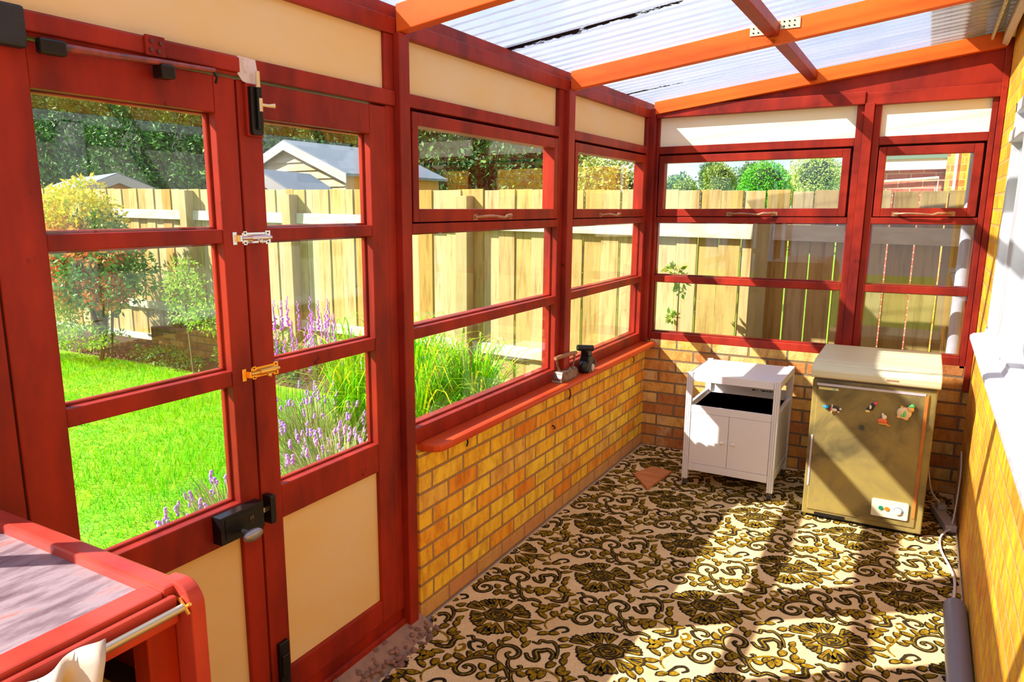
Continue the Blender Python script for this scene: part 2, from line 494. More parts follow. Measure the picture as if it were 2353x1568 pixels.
CF0 = (0.4765, 2.5746); CA = (0.457, -0.012); CBV = (0.228, 0.508)
CURVES= [(0, [(-0.157, 0.163), (-0.167, 0.164), (-0.163, 0.178), (-0.147, 0.185), (-0.13, 0.175), (-0.126, 0.154), (-0.139, 0.13), (-0.16, 0.122), (-0.182, 0.132), (-0.192, 0.151), (-0.192, 0.184), (-0.177, 0.215), (-0.146, 0.244), (-0.109, 0.253), (-0.07, 0.247), (-0.034, 0.224), (-0.007, 0.194)], 0.009), (0, [(-0.319, -0.253), (-0.336, -0.229), (-0.346, -0.191), (-0.332, -0.157), (-0.305, -0.146), (-0.275, -0.158), (-0.263, -0.18), (-0.268, -0.205), (-0.287, -0.214), (-0.302, -0.199), (-0.298, -0.186)], 0.0095), (0, [(-0.28, -0.215), (-0.275, -0.241), (-0.257, -0.267), (-0.234, -0.272), (-0.22, -0.255), (-0.224, -0.238), (-0.231, -0.243)], 0.008), (0, [(-0.241, -0.163), (-0.224, -0.181), (-0.199, -0.183), (-0.197, -0.165), (-0.218, -0.132), (-0.202, -0.116), (-0.183, -0.099), (-0.158, -0.113), (-0.152, -0.143)], 0.012), (0, [(-0.253, -0.082), (-0.232, -0.081), (-0.232, -0.058), (-0.209, -0.056), (-0.192, -0.045), (-0.169, -0.061), (-0.15, -0.091), (-0.139, -0.13)], 0.008), (0, [(-0.024, -0.187), (-0.009, -0.177), (0.008, -0.193), (0.035, -0.187), (0.056, -0.196), (0.06, -0.219), (0.043, -0.224)], 0.008), (0, [(0.015, -0.205), (0.003, -0.217), (0.019, -0.243), (0.043, -0.254)], 0.007), (1, [(0.203, 0.238), (0.217, 0.211), (0.221, 0.184), (0.21, 0.139), (0.194, 0.091), (0.184, 0.062), (0.19, 0.034), (0.208, 0.013)], 0.0045), (1, [(0.21, 0.222), (0.225, 0.226), (0.233, 0.246), (0.219, 0.268), (0.207, 0.256)], 0.006), (0, [(-0.013, 0.226), (0.007, 0.187), (0.023, 0.171), (0.042, 0.164), (0.039, 0.15), (0.02, 0.144)], 0.009), (0, [(0.007, 0.174), (-0.005, 0.148), (-0.024, 0.155), (-0.025, 0.173), (-0.012, 0.181)], 0.008), (0, [(-0.232, 0.004), (-0.219, 0.037), (-0.211, 0.055), (-0.189, 0.068), (-0.173, 0.052), (-0.186, 0.032)], 0.006), (1, [(-0.229, -0.295), (-0.224, -0.275), (-0.204, -0.242), (-0.164, -0.217), (-0.124, -0.215), (-0.086, -0.229), (-0.071, -0.252), (-0.083, -0.269)], 0.0045), (0, [(0.137, 0.213), (0.16, 0.217), (0.18, 0.234), (0.173, 0.271), (0.181, 0.297)], 0.012), (0, [(0.049, 0.16), (0.061, 0.177), (0.082, 0.18), (0.1, 0.175)], 0.01)]
BLOBS= [(0.153, 0.091), (0.153, 0.032), (0.168, -0.004), (0.21, -0.023), (-0.212, 0.01), (0.136, -0.043), (0.122, -0.082), (-0.164, -0.01), (-0.143, -0.046), (-0.117, -0.099), (-0.109, -0.134), (-0.139, -0.175), (-0.097, -0.183), (-0.08, -0.199), (-0.053, -0.214), (0.025, 0.229), (-0.18, -0.249), (-0.144, -0.243), (0.126, 0.227), (0.123, 0.144), (0.145, 0.153), (0.157, 0.18), (0.096, 0.143), (0.244, 0.194), (0.271, 0.224), (0.298, 0.247), (0.103, -0.162), (0.087, -0.202), (0.101, -0.238), (0.186, 0.124), (0.208, 0.171), (0.231, 0.114), (0.249, 0.139), (-0.068, 0.207), (-0.09, 0.153), (0.065, 0.241), (0.136, 0.123), (-0.112, 0.199), (-0.057, 0.226), (-0.056, 0.168), (-0.271, -0.11), (0.109, -0.127), (0.165, -0.1)]
PET= [(-0.145, 0.019), (-0.098, -0.053), (-0.058, -0.103), (0.008, -0.151), (0.054, -0.123), (0.115, -0.065), (0.143, 0.001), (0.11, 0.073), (0.062, 0.108), (-0.027, 0.122), (-0.081, 0.096), (-0.107, 0.068)]


def make_carpet():
    root = empty('patterned_carpet', (0.9, 2.0, 0))
    tag(root, 'cream carpet with dark brown and gold flowers and scrolls laid on the floor', 'carpet')
    # outline: straight edges, frayed near the doorway
    r = random.Random(3)
    edge = [(1.822, -1.7), (1.822, 4.485), (0.03, 4.485), (0.028, 1.93)]
    y = 1.90
    while y > 1.0:
        edge.append((0.05 + 0.055 * min(1, (1.95 - y) / 0.25) + r.uniform(-0.012, 0.012), y)); y -= 0.03
    edge += [(0.10, 0.9), (0.10, -1.7)]
    base = MB().prism(edge, 0.001, 0.0065, lambda u, w, d: (u, w, d))
    cm, t, b = nt('cream carpet pile')
    n = N(t, 'ShaderNodeTexNoise', Detail=6, Roughness=0.7); n.inputs['Scale'].default_value = 3.5
    t.links.new(coords(t, 'World'), n.inputs['Vector'])
    n1 = N(t, 'ShaderNodeTexNoise', Detail=3); n1.inputs['Scale'].default_value = 240
    t.links.new(coords(t, 'World'), n1.inputs['Vector'])
    c = ramp(t, n.outputs['Fac'], [(0.3, (0.60, 0.42, 0.20)), (0.6, (0.72, 0.55, 0.31))])
    c = mixc(t, 1.0, c, ramp(t, n1.outputs['Fac'], [(0.3, (0.8, 0.78, 0.75)), (0.6, (1.05, 1.05, 1.05))]), 'MULTIPLY')
    t.links.new(c, b.inputs['Base Color']); b.inputs['Roughness'].default_value = 0.95; b.inputs['Specular IOR Level'].default_value = 0.1
    bp = N(t, 'ShaderNodeBump'); bp.inputs['Strength'].default_value = 0.6; bp.inputs['Distance'].default_value = 0.003
    t.links.new(n1.outputs['Fac'], bp.inputs['Height']); t.links.new(bp.outputs[0], b.inputs['Normal'])

    def pile(name, c0, c1):
        m, t, b = nt(name)
        n = N(t, 'ShaderNodeTexNoise', Detail=4, Roughness=0.7); n.inputs['Scale'].default_value = 70
        t.links.new(coords(t, 'World'), n.inputs['Vector'])
        t.links.new(ramp(t, n.outputs['Fac'], [(0.35, c0), (0.62, c1)]), b.inputs['Base Color'])
        b.inputs['Roughness'].default_value = 0.95; b.inputs['Specular IOR Level'].default_value = 0.1
        return m
    gold = pile('gold brown pile', (0.060, 0.028, 0.005), (0.33, 0.205, 0.008))
    dark = pile('black brown pile', (0.010, 0.008, 0.006), (0.045, 0.030, 0.012))
    base.build('backing', cm, root)
    V, F3, MI = [], [], []

    def fan(pts, z, mi):
        """pts: closed outline, star shaped about its mean"""
        n0 = len(V)
        cx = sum(p[0] for p in pts) / len(pts); cy = sum(p[1] for p in pts) / len(pts)
        V.append((cx, cy, z))
        for p in pts: V.append((p[0], p[1], z))
        k = len(pts)
        for i in range(k):
            F3.append((n0, n0 + 1 + i, n0 + 1 + (i + 1) % k)); MI.append(mi)

    def smooth_curve(pts, sub=5):
        P = [pts[0]] + list(pts) + [pts[-1]]
        out = []
        for i in range(1, len(P) - 2):
            p0, p1, p2, p3 = P[i - 1], P[i], P[i + 1], P[i + 2]
            for j in range(sub):
                q = j / sub
                out.append(tuple(0.5 * ((2 * p1[a]) + (-p0[a] + p2[a]) * q + (2 * p0[a] - 5 * p1[a] + 4 * p2[a] - p3[a]) * q * q + (-p0[a] + 3 * p1[a] - 3 * p2[a] + p3[a]) * q ** 3) for a in (0, 1)))
        out.append(tuple(pts[-1]))
        return out

    def stroke(pts, w, z, mi, taper=True):
        n0 = len(V); k = len(pts)
        for i, p in enumerate(pts):
            a = pts[max(i - 1, 0)]; c_ = pts[min(i + 1, k - 1)]
            tx, ty = c_[0] - a[0], c_[1] - a[1]; l = math.hypot(tx, ty) or 1e-6
            ww = w * (0.45 + 0.75 * math.sin(math.pi * (0.1 + 0.8 * i / (k - 1)))) if taper else w
            V.append((p[0] - ty / l * ww, p[1] + tx / l * ww, z)); V.append((p[0] + ty / l * ww, p[1] - tx / l * ww, z))
        for i in range(k - 1):
            F3.append((n0 + 2 * i, n0 + 2 * i + 1, n0 + 2 * i + 3)); MI.append(mi)
            F3.append((n0 + 2 * i, n0 + 2 * i + 3, n0 + 2 * i + 2)); MI.append(mi)
        for e in (pts[0], pts[-1]):
            rr = w * 0.85
            fan([(e[0] + rr * math.cos(q), e[1] + rr * math.sin(q)) for q in [2 * math.pi * j / 10 for j in range(10)]], z + 1e-5, mi)
    Z0, Z1, Z2, Z3 = 0.0071, 0.0075, 0.0079, 0.0083

    def petal(tipx, tipy, wd, seedv):
        l = math.hypot(tipx, tipy); ux, uy = tipx / l, tipy / l; vx, vy = -uy, ux
        r0 = 0.40 * l
        lobes = 3

        def outline(grow):
            pts = []
            prof = [(0.0, 0.10), (0.25, 0.42), (0.5, 0.72), (0.74, 0.98), (0.88, 1.0), (0.97, 0.8), (0.93, 0.55), (1.03, 0.35), (0.99, 0.12)]
            side = [(q, h) for q, h in prof] + [(q + 0.015 * math.sin(seedv + q * 9), -h) for q, h in reversed(prof)]
            for q, h in side:
                rr = r0 + (l - r0) * q + grow * (1 if q > 0.5 else 0)
                hh = h * wd + (grow if h > 0 else -grow) * min(1, abs(h) * 2)
                pts.append((ux * rr + vx * hh, uy * rr + vy * hh))
            return pts
        return outline
    xs = range(-6, 8)
    for i in xs:
        for j in range(-8, 6):
            ox = CF0[0] + i * CA[0] + j * CBV[0]; oy = CF0[1] + i * CA[1] + j * CBV[1]
            if not (-0.3 < ox < 2.15 and -0.3 < oy < 4.8): continue
            rr = random.Random(i * 31 + j)
            n_start = len(V); f_start = len(F3)
            for q, (px_, py_) in enumerate(PET):
                tx, ty = px_, py_
                l = math.hypot(tx, ty)
                wd = 0.037 if q in (2, 3, 4, 5) else 0.031
                pf = petal(tx, ty, wd, q)
                fan([(ox + a, oy + b_) for a, b_ in pf(0.0)], Z1, 1)
                # gold body inside the dark rim, with a dark vein
                g = [(a * 0.985, b_ * 0.985) for a, b_ in pf(-0.0065)]
                fan([(ox + a, oy + b_) for a, b_ in g], Z2, 0)
                stroke([(ox + tx * 0.62, oy + ty * 0.62), (ox + tx * 0.78, oy + ty * 0.78), (ox + tx * 0.95, oy + ty * 0.95)], 0.0045, Z3, 1)
                sx, sy = -ty / l, tx / l
                for sg in (-1, 1):
                    stroke([(ox + tx * 0.60, oy + ty * 0.60), (ox + tx * 0.86 + sg * sx * wd * 0.45, oy + ty * 0.86 + sg * sy * wd * 0.45)], 0.003, Z3, 1)
            # heart of the flower
            cx, cy = ox + 0.004, oy + 0.004

            def ell(a, b_, rot, n=26, wob=0.0, ph=0.0):
                return [(cx + math.cos(rot) * a * (1 + wob * math.sin(7 * q + ph)) * math.cos(q) - math.sin(rot) * b_ * (1 + wob * math.sin(7 * q + ph)) * math.sin(q),
                         cy + math.sin(rot) * a * (1 + wob * math.sin(7 * q + ph)) * math.cos(q) + math.cos(rot) * b_ * (1 + wob * math.sin(7 * q + ph)) * math.sin(q)) for q in [2 * math.pi * k / n for k in range(n)]]
            fan(ell(0.064, 0.050, 0.5, wob=0.07), Z2 + 1e-4, 1)
            fan(ell(0.056, 0.042, 0.5, wob=0.07), Z3, 0)
            for (a, b_, q0, q1) in ((0.050, 0.036, 0.3, 2.9), (0.046, 0.034, 3.4, 5.9), (0.034, 0.024, 1.2, 4.0), (0.030, 0.022, 4.4, 7.0), (0.018, 0.013, 0.0, 3.5), (0.016, 0.011, 3.9, 6.2)):
                arc = []
                for k in range(9):
                    q = q0 + (q1 - q0) * k / 8
                    arc.append((cx + math.cos(0.5) * a * math.cos(q) - math.sin(0.5) * b_ * math.sin(q), cy + math.sin(0.5) * a * math.cos(q) + math.cos(0.5) * b_ * math.sin(q)))
                stroke(arc, 0.0042, Z3 + 2e-4, 1)
            # scrolls
            for kd, pts, w_ in CURVES:
                P2 = smooth_curve([(ox + a, oy + b_) for a, b_ in pts])
                stroke(P2, w_ * 1.02, Z1 if kd == 0 else Z1 + 1e-4, 1 if kd == 0 else 0)
                if kd == 0 and w_ > 0.0078:
                    stroke([(a + 0.0012, b_ + 0.0012) for a, b_ in P2], w_ * 0.22, Z2, 0)
            for q, (a, b_) in enumerate(BLOBS):
                r1 = random.Random(q)
                th = r1.uniform(0, math.pi); ra, rb = r1.uniform(0.019, 0.027), r1.uniform(0.011, 0.016)
                def lob(ka, kb, dx=0.0, dy=0.0):
                    return [(ox + a + dx + math.cos(th) * ra * ka * math.cos(u) * (1 + 0.18 * math.sin(3 * u + q)) - math.sin(th) * rb * kb * math.sin(u),
                             oy + b_ + dy + math.sin(th) * ra * ka * math.cos(u) * (1 + 0.18 * math.sin(3 * u + q)) + math.cos(th) * rb * kb * math.sin(u)) for u in [2 * math.pi * k / 12 for k in range(12)]]
                fan(lob(1.12, 1.15), Z1 + 2e-4, 1)
                fan(lob(0.86, 0.80, 0.002, 0.002), Z2 + 2e-4, 0)
    Vn = np.array(V); Fn = np.array(F3); Mn = np.array(MI)
    # keep only whole triangles that lie on the carpet
    cen = Vn[Fn].mean(axis=1)
    mx = Vn[Fn][:, :, 0].max(axis=1); mn = Vn[Fn][:, :, 0].min(axis=1); my = Vn[Fn][:, :, 1].max(axis=1)
    left = np.where(cen[:, 1] > 1.9, 0.032, np.clip(0.055 + 0.055 * (1.95 - cen[:, 1]) / 0.25, 0.05, 0.11))
    keep = (mx < 1.820) & (mn > left) & (my < 4.48)
    np_mesh('pile_pattern', Vn, Fn[keep], [gold, dark], root, Mn[keep])


make_carpet()

# left dwarf wall, end dwarf wall, house wall
lw_ = MB().box((-0.105, 1.878, 0.0), (0.013, L + 0.02, 0.687))
lw_.box((-0.105, -1.8, 0.0), (0.013, -0.6, 0.687))
struct(lw_.build('wall_left', BRICK_L, bevel=0.004))
struct(MB().box((0.013, L, 0.0), (W, L + 0.10, 0.737)).build('wall_end', BRICK_E))
WY0, WY1, WZ0, WZ1 = 0.9, 3.812, 1.012, 2.03      # house window opening
hw = MB()
hw.box((W, -1.8, 0.0), (W + 0.10, 9.0, WZ0)); hw.box((W, WY1, WZ0), (W + 0.10, 9.0, WZ1)); hw.box((W, -1.8, WZ0), (W + 0.10, WY0, WZ1)); hw.box((W, -1.8, WZ1), (W + 0.10, 9.0, 2.75))
struct(hw.build('wall_right', BRICK_H))

# house window
w5 = struct(empty('window_5', (W, 2.4, WZ0)), 'white framed house window in the golden brick wall')
fr = MB()
X0, X1 = W - 0.004, W + 0.06
for a, b in (((X0, WY0, WZ0), (X1, WY0 + 0.05, WZ1)), ((X0, WY1 - 0.05, WZ0), (X1, WY1, WZ1)), ((X0, WY0, WZ0), (X1, WY1, WZ0 + 0.05)), ((X0, WY0, WZ1 - 0.05), (X1, WY1, WZ1))):
    fr.box(a, b)
fr.box((X0 - 0.004, 3.16, WZ0 + 0.03), (X1, 3.25, WZ1 - 0.03))
fr.box((X0 - 0.012, 3.00, WZ0 + 0.03), (X1, 3.15, WZ1 - 0.03))
fr.box((X0, 1.75, WZ0 + 0.03), (X1, 1.87, WZ1 - 0.03))
fr.box((X0 - 0.012, 3.25, 1.86), (X1, WY1, 1.91))
fr.build('window_frame', UPVC, w5, bevel=0.006)
for y0, y1 in ((0.96, 1.74), (1.88, 2.99), (3.26, 3.76)):
    MB().box((W + 0.020, y0, WZ0 + 0.04), (W + 0.024, y1, WZ1 - 0.04)).build('pane', GLASS, w5)
MB().box((W + 0.085, WY0 - 0.0, WZ0), (W + 0.098, WY1, WZ1)).build('net_curtain', simple('pale net', (0.62, 0.60, 0.52), 0.9, var=(0.72, 0.71, 0.66), vscale=(1, 30, 0.4)), w5)
sp_ = [(W + 0.02, 0.985), (W - 0.052, 0.982), (W - 0.062, 0.990), (W - 0.062, 1.006), (W - 0.050, 1.016), (W - 0.012, 1.022), (W - 0.004, 1.045), (W + 0.02, 1.045)]
sl = MB().prism(sp_, WY0 - 0.1, 3.832, lambda u, w, d: (u, d, w))
sl.build('window_sill', UPVC, w5, smooth=True)

# posts and plates
tn = [0]


def trim(mb, mat, bevel=0.003, label=None):
    tn[0] += 1
    return struct(mb.build('trim_%d' % tn[0], mat, bevel=bevel), label)


trim(MB().box((-0.09, 1.792, 0.0), (0.024, 1.848, 2.150)), RED, label='red post between the doors and the first window')
trim(MB().box((-0.09, 3.150, 0.722), (0.026, 3.222, 2.150)), RED, label='red post between the two left wall windows')
trim(MB().box((-0.09, 4.448, 0.722), (0.030, L + 0.08, 2.200)), RED, label='red corner post')
trim(MB().box((1.192, L - 0.026, 0.737), (1.240, L + 0.08, 2.150)), RED, label='red post between the two end windows')
trim(MB().box((1.798, L - 0.022, 0.60), (1.826, L + 0.08, 2.42)), RED, label='red post against the house wall')
# left wall plate: two boards
trim(MB().box((-0.08, -1.6, 2.144), (0.004, 4.45, 2.196)).box((-0.10, -1.6, 2.196), (-0.010, L + 0.08, 2.238)), RED, label='red wall plate along the top of the left wall')
# end header board and the sloping infill
SL = 0.118


def rz(x): return 2.150 + SL * x


trim(MB().box((0.03, L - 0.030, 2.144), (1.192, L + 0.03, 2.212)).box((1.192, L - 0.020, 2.138), (1.80, L + 0.03, 2.205)), RED, bevel=0.004, label='red header board over the end windows')
trim(MB().hexa([(0.35, L + 0.0, 2.18), (0.35, L + 0.06, 2.18), (1.80, L + 0.06, 2.18), (1.80, L + 0.0, 2.18)], [(0.35, L + 0.0, rz(0.35) + 0.05), (0.35, L + 0.06, rz(0.35) + 0.05), (1.80, L + 0.06, rz(1.8) + 0.05), (1.80, L + 0.0, rz(1.8) + 0.05)]), RED, label='red triangular infill under the end rafter')
# sill board
sill = [(1.905, -0.025), (L + 0.0, -0.025), (L + 0.0, 0.086), (1.955, 0.086), (1.925, 0.078), (1.910, 0.060), (1.902, 0.02)]
trim(MB().prism(sill, 0.690, 0.722, lambda u, w, d: (w, u, d)), REDL, bevel=0.010, label='orange red window sill on the left brick wall')

# ------------------------------------------------------------------ timber windows and doors
HANDLE_M = BRONZE


def stay(fn, s0, s1, z, parent, flip=False):
    mb = MB()
    d = 0.006
    n = 12
    pts, rs = [], []
    for i in range(n + 1):
        q = i / n
        s = s0 + (s1 - s0) * q
        dd = d + 0.026 * min(1, math.sin(math.pi * min(1, q * 1.0)) * 2.2)
        zz = z + (0.004 * math.sin(q * 6.0)) + (0.008 if q > 0.72 and q < 0.93 else 0)
        pts.append(fn(s, zz, dd)); rs.append(0.0055 if q < 0.7 else 0.0078 if q < 0.95 else 0.006)
    mb.tube(pts, rs, 8)
    wb_(mb, fn, s0 - 0.012, s0 + 0.02, z - 0.012, z + 0.012, -0.001, 0.006)
    wb_(mb, fn, s1 - 0.02, s1 + 0.012, z - 0.010, z + 0.014, -0.001, 0.006)
    return mb.build('window_stay', HANDLE_M, parent, smooth=True)


def timber_window(k, fn, a, b, g0, g1, label, hs):
    """a..b outer frame, g0..g1 glass opening, hs handle span"""
    root = struct(empty('window_%d' % k, fn((a + b) / 2, 0.74, -0.03)), label)
    D0, D1 = -0.070, 0.0
    mb = MB()
    wb_(mb, fn, a, g0, 0.7225, 2.144, D0, D1)
    wb_(mb, fn, g1, b, 0.7225, 2.144, D0, D1)
    zb = 0.7225 if fn is LW else 0.737
    wb_(mb, fn, g0, g1, zb, 0.783, D0, D1)
    wb_(mb, fn, g0, g1, 1.118, 1.159, D0 + 0.01, D1 - 0.003)
    wb_(mb, fn, g0, g1, 1.4995, 1.5345, D0, D1 + 0.002)
    wb_(mb, fn, g0, g1, 1.926, 1.971, D0, D1)
    # stop beads behind the sash close the gap round it
    wb_(mb, fn, g0 - 0.002, g0 + 0.020, 1.5345, 1.926, D0, -0.0605); wb_(mb, fn, g1 - 0.026, g1 + 0.002, 1.5345, 1.926, D0, -0.0605)
    wb_(mb, fn, g0, g1, 1.5345, 1.552, D0, -0.0605); wb_(mb, fn, g0, g1, 1.900, 1.928, D0, -0.0605)
    # rebate strips outside the glass
    for z0, z1 in ((0.783, 1.118), (1.159, 1.4995)):
        wb_(mb, fn, g0, g0 + 0.008, z0, z1, D0, -0.032); wb_(mb, fn, g1 - 0.008, g1, z0, z1, D0, -0.032)
        wb_(mb, fn, g0, g1, z0, z0 + 0.008, D0, -0.032); wb_(mb, fn, g0, g1, z1 - 0.006, z1, D0, -0.032)
    mb.build('window_frame', RED, root, bevel=0.003)
    for z0, z1 in ((0.783, 1.118), (1.159, 1.4995)):
        mb = MB(); wb_(mb, fn, g0, g1, z0, z1, -0.031, -0.027)
        mb.build('pane', GLASS, root)
    mb = MB(); wb_(mb, fn, g0, g1, 1.971, 2.144, -0.040, -0.022)
    mb.build('transom_panel', CREAM if fn is LW else CREAM_SUN, root)
    # top hung sash
    sa, sb = g0 + 0.006, g1 - 0.012
    mb = MB()
    st = 0.036
    wb_(mb, fn, sa, sa + st, 1.539, 1.914, -0.060, 0.004); wb_(mb, fn, sb - st - 0.004, sb, 1.539, 1.914, -0.060, 0.004)
    wb_(mb, fn, sa + st, sb - st - 0.004, 1.539, 1.5855, -0.060, 0.004); wb_(mb, fn, sa + st, sb - st - 0.004, 1.869, 1.914, -0.060, 0.004)
    sash = mb.build('sash', RED, root, bevel=0.003)
    mb = MB(); wb_(mb, fn, sa + st, sb - st - 0.004, 1.5855, 1.869, -0.031, -0.027)
    mb.build('pane', GLASS, sash)
    stay(fn, hs[0], hs[1], 1.553, sash)
    return root


timber_window(1, LW, 1.849, 3.149, 1.879, 3.092, 'wide red timber window nearest the doors in the left wall', (2.30, 2.60))
timber_window(2, LW, 3.223, 4.447, 3.280, 4.403, 'red timber window beside the corner in the left wall', (3.64, 3.92))
timber_window(3, EW, 0.031, 1.191, 0.048, 1.154, 'wide red timber window in the end wall', (0.50, 0.77))
timber_window(4, EW, 1.241, 1.797, 1.275, 1.770, 'narrow red timber window beside the house wall', (1.385, 1.655))


def screws(mb, fn, pts, d, r=0.003):
    for s, z in pts:
        p0 = Vector(fn(s, z, d)); p1 = Vector(fn(s, z, d + 0.0015)); mb.cyl(p0, p1, r, 8)


def bolt(fn, s0, z, mat, body_parent, keep_parent):
    """barrel bolt: keep on the left, barrel to the right"""
    mb = MB()
    wb_(mb, fn, s0 + 0.032, s0 + 0.130, z - 0.014, z + 0.014, 0.0, 0.0025)
    mb.cyl(fn(s0 + 0.056, z, 0.010), fn(s0 + 0.112, z, 0.010), 0.0085, 14)
    mb.cyl(fn(s0 + 0.024, z, 0.010), fn(s0 + 0.128, z, 0.010), 0.0050, 12)
    wb_(mb, fn, s0 + 0.113, s0 + 0.131, z - 0.018, z + 0.018, 0.0, 0.004)
    wb_(mb, fn, s0 + 0.036, s0 + 0.048, z - 0.018, z + 0.018, 0.0, 0.004)
    mb.ball(fn(s0 + 0.078, z - 0.010, 0.024), 0.007)
    mb.cyl(fn(s0 + 0.078, z - 0.004, 0.012), fn(s0 + 0.078, z - 0.009, 0.022), 0.003, 8)
    body = mb.build('bolt', mat, body_parent, smooth=True)
    mb = MB(); screws(mb, fn, ((s0 + 0.042, z - 0.013), (s0 + 0.042, z + 0.013), (s0 + 0.122, z - 0.012), (s0 + 0.122, z + 0.012)), 0.004, 0.0022)
    mb.build('screws', BLACK, body)
    mb = MB()
    wb_(mb, fn, s0, s0 + 0.014, z - 0.017, z + 0.017, 0.0, 0.004)
    wb_(mb, fn, s0 + 0.014, s0 + 0.022, z - 0.009, z + 0.009, 0.0, 0.016)
    mb.build('bolt_keep', mat, keep_parent, bevel=0.001)


def door(k, a, b, g0, g1, label):
    fn = LW
    root = struct(empty('door_%d' % k, fn((a + b) / 2, 0.10, -0.02)), label)
    mb = MB()
    D0, D1 = -0.045, 0.0
    wb_(mb, fn, a, g0, 0.104, 1.912, D0, D1); wb_(mb, fn, g1, b, 0.104, 1.912, D0, D1)
    wb_(mb, fn, g0, g1, 1.822, 1.912, D0, D1 - 0.001)
    wb_(mb, fn, g0, g1, 1.4975, 1.5335, D0 + 0.005, D1 - 0.002)
    wb_(mb, fn, g0, g1, 1.117, 1.159, D0 + 0.005, D1 - 0.002)
    wb_(mb, fn, g0, g1, 0.684, 0.7865, D0, D1 - 0.001)
    wb_(mb, fn, g0, g1, 0.104, 0.191, D0, D1 - 0.001)
    for z0, z1 in ((0.7865, 1.117), (1.159, 1.4975), (1.5335, 1.822)):
        wb_(mb, fn, g0, g0 + 0.007, z0, z1, D0, -0.030); wb_(mb, fn, g1 - 0.007, g1, z0, z1, D0, -0.030)
        wb_(mb, fn, g0, g1, z0, z0 + 0.007, D0, -0.030); wb_(mb, fn, g0, g1, z1 - 0.006, z1, D0, -0.030)
    mb.build('door_frame', RED, root, bevel=0.003)
    for z0, z1 in ((0.7865, 1.117), (1.159, 1.4975), (1.5335, 1.822)):
        mb = MB(); wb_(mb, fn, g0, g1, z0, z1, -0.029, -0.025); mb.build('pane', GLASS, root)
    mb = MB(); wb_(mb, fn, g0, g1, 0.191, 0.684, -0.026, -0.014); mb.build('lower_panel', CREAM, root)
    return root


d1 = door(1, 0.494, 1.1165, 0.596, 1.049, 'red glazed door with the black rim lock')
d2 = door(2, 1.1235, 1.744, 1.202, 1.659, 'red glazed door beside the first window')
bolt(LW, 1.076, 1.509, CHROME, d2, d1)
bolt(LW, 1.079, 1.141, BRASS, d2, d1)
# rim lock, knob, keep
mb = MB(); mb.box((0.0, 0.948, 0.705), (0.034, 1.098, 0.782))
mb.box((0.034, 0.962, 0.716), (0.036, 1.060, 0.772))
lock = mb.build('rim_lock', BLACK, d1, bevel=0.005)
mb = MB(); mb.cyl((0.034, 1.018, 0.722), (0.062, 1.018, 0.722), 0.007, 10)
mb.ball((0.074, 1.020, 0.720), 0.014, 0.034, 0.017, 18, 12)
mb.build('door_knob', simple('grey knob', (0.30, 0.30, 0.33), 0.25, metal=0.6), lock, smooth=True)
mb = MB(); mb.cyl((0.036, 1.052, 0.748), (0.0375, 1.052, 0.748), 0.008, 12); mb.box((0.036, 1.050, 0.733), (0.0375, 1.054, 0.745))
mb.build('keyhole', simple('dark keyhole plate', (0.05, 0.035, 0.03), 0.4), lock)
mb = MB(); mb.box((0.0, 1.124, 0.700), (0.034, 1.146, 0.785)); mb.build('lock_keep', BLACK, d2, bevel=0.004)
mb = MB(); mb.box((0.006, 1.100, 0.738), (0.020, 1.126, 0.752)); mb.build('latch', CHROME, lock)
# tower bolt on a red backing block at the head of door 2, with its pale plate on the frame
mb = MB(); mb.box((0.0, 1.142, 1.772), (0.012, 1.196, 1.905)); blk = mb.build('bolt_block', RED, d2, bevel=0.002)
mb = MB(); mb.prism([(1.148, 1.782), (1.153, 1.776), (1.181, 1.776), (1.186, 1.782), (1.186, 1.896), (1.148, 1.896)], 0.012, 0.022, lambda u, w, d: (d, u, w))
mb.cyl((0.026, 1.172, 1.79), (0.026, 1.172, 1.895), 0.009, 12)
tb = mb.build('tower_bolt', BLACK, blk, smooth=True)
mb = MB(); mb.cyl((0.030, 1.172, 1.835), (0.030, 1.172, 1.868), 0.0065, 10); mb.tube([(0.034, 1.174, 1.852), (0.044, 1.186, 1.850), (0.052, 1.202, 1.851)], [0.004, 0.004, 0.006], 8)
mb.cyl((0.027, 1.170, 1.893), (0.027, 1.170, 1.935), 0.006, 10)
mb.build('bolt_bar', simple('cream metal bolt bar', (0.72, 0.60, 0.36), 0.35, metal=0.3), tb, smooth=True)
MB().box((0.012, 1.150, 0.19), (0.020, 1.180, 0.26)).box((0.0, 1.146, 0.104), (0.014, 1.186, 0.30)).build('foot_bolt', BLACK, d2, bevel=0.003)

# door surround: header, jambs, threshold, hinge post, overpanel
ds = MB()
ds.box((-0.075, 0.30, 1.9195), (0.006, 1.7915, 1.968))          # header rail
ds.box((0.006, 0.30, 1.925), (0.022, 1.118, 1.962))             # proud strip above door 1
ds.box((-0.075, 1.7455, 0.10), (-0.002, 1.7915, 1.9195))        # jamb beside post
ds.box((-0.075, 1.7455, 1.968), (-0.002, 1.7915, 2.144))
ds.box((-0.075, 0.330, 0.0), (0.004, 0.488, 1.9195))            # hinge post
ds.box((-0.075, 0.300, 1.968), (0.002, 0.345, 2.144))
ds.box((-0.075, 0.338, 0.045), (-0.012, 1.7915, 0.101))         # threshold
ds.box((-0.030, 0.488, 0.020), (0.006, 1.7915, 0.060))
trim(ds, RED, label='red surround of the double doors')
mb = MB(); mb.box((-0.030, 0.345, 1.968), (-0.014, 1.7455, 2.144))
trim(mb, CREAM, bevel=0, label='long cream panel over the double doors')
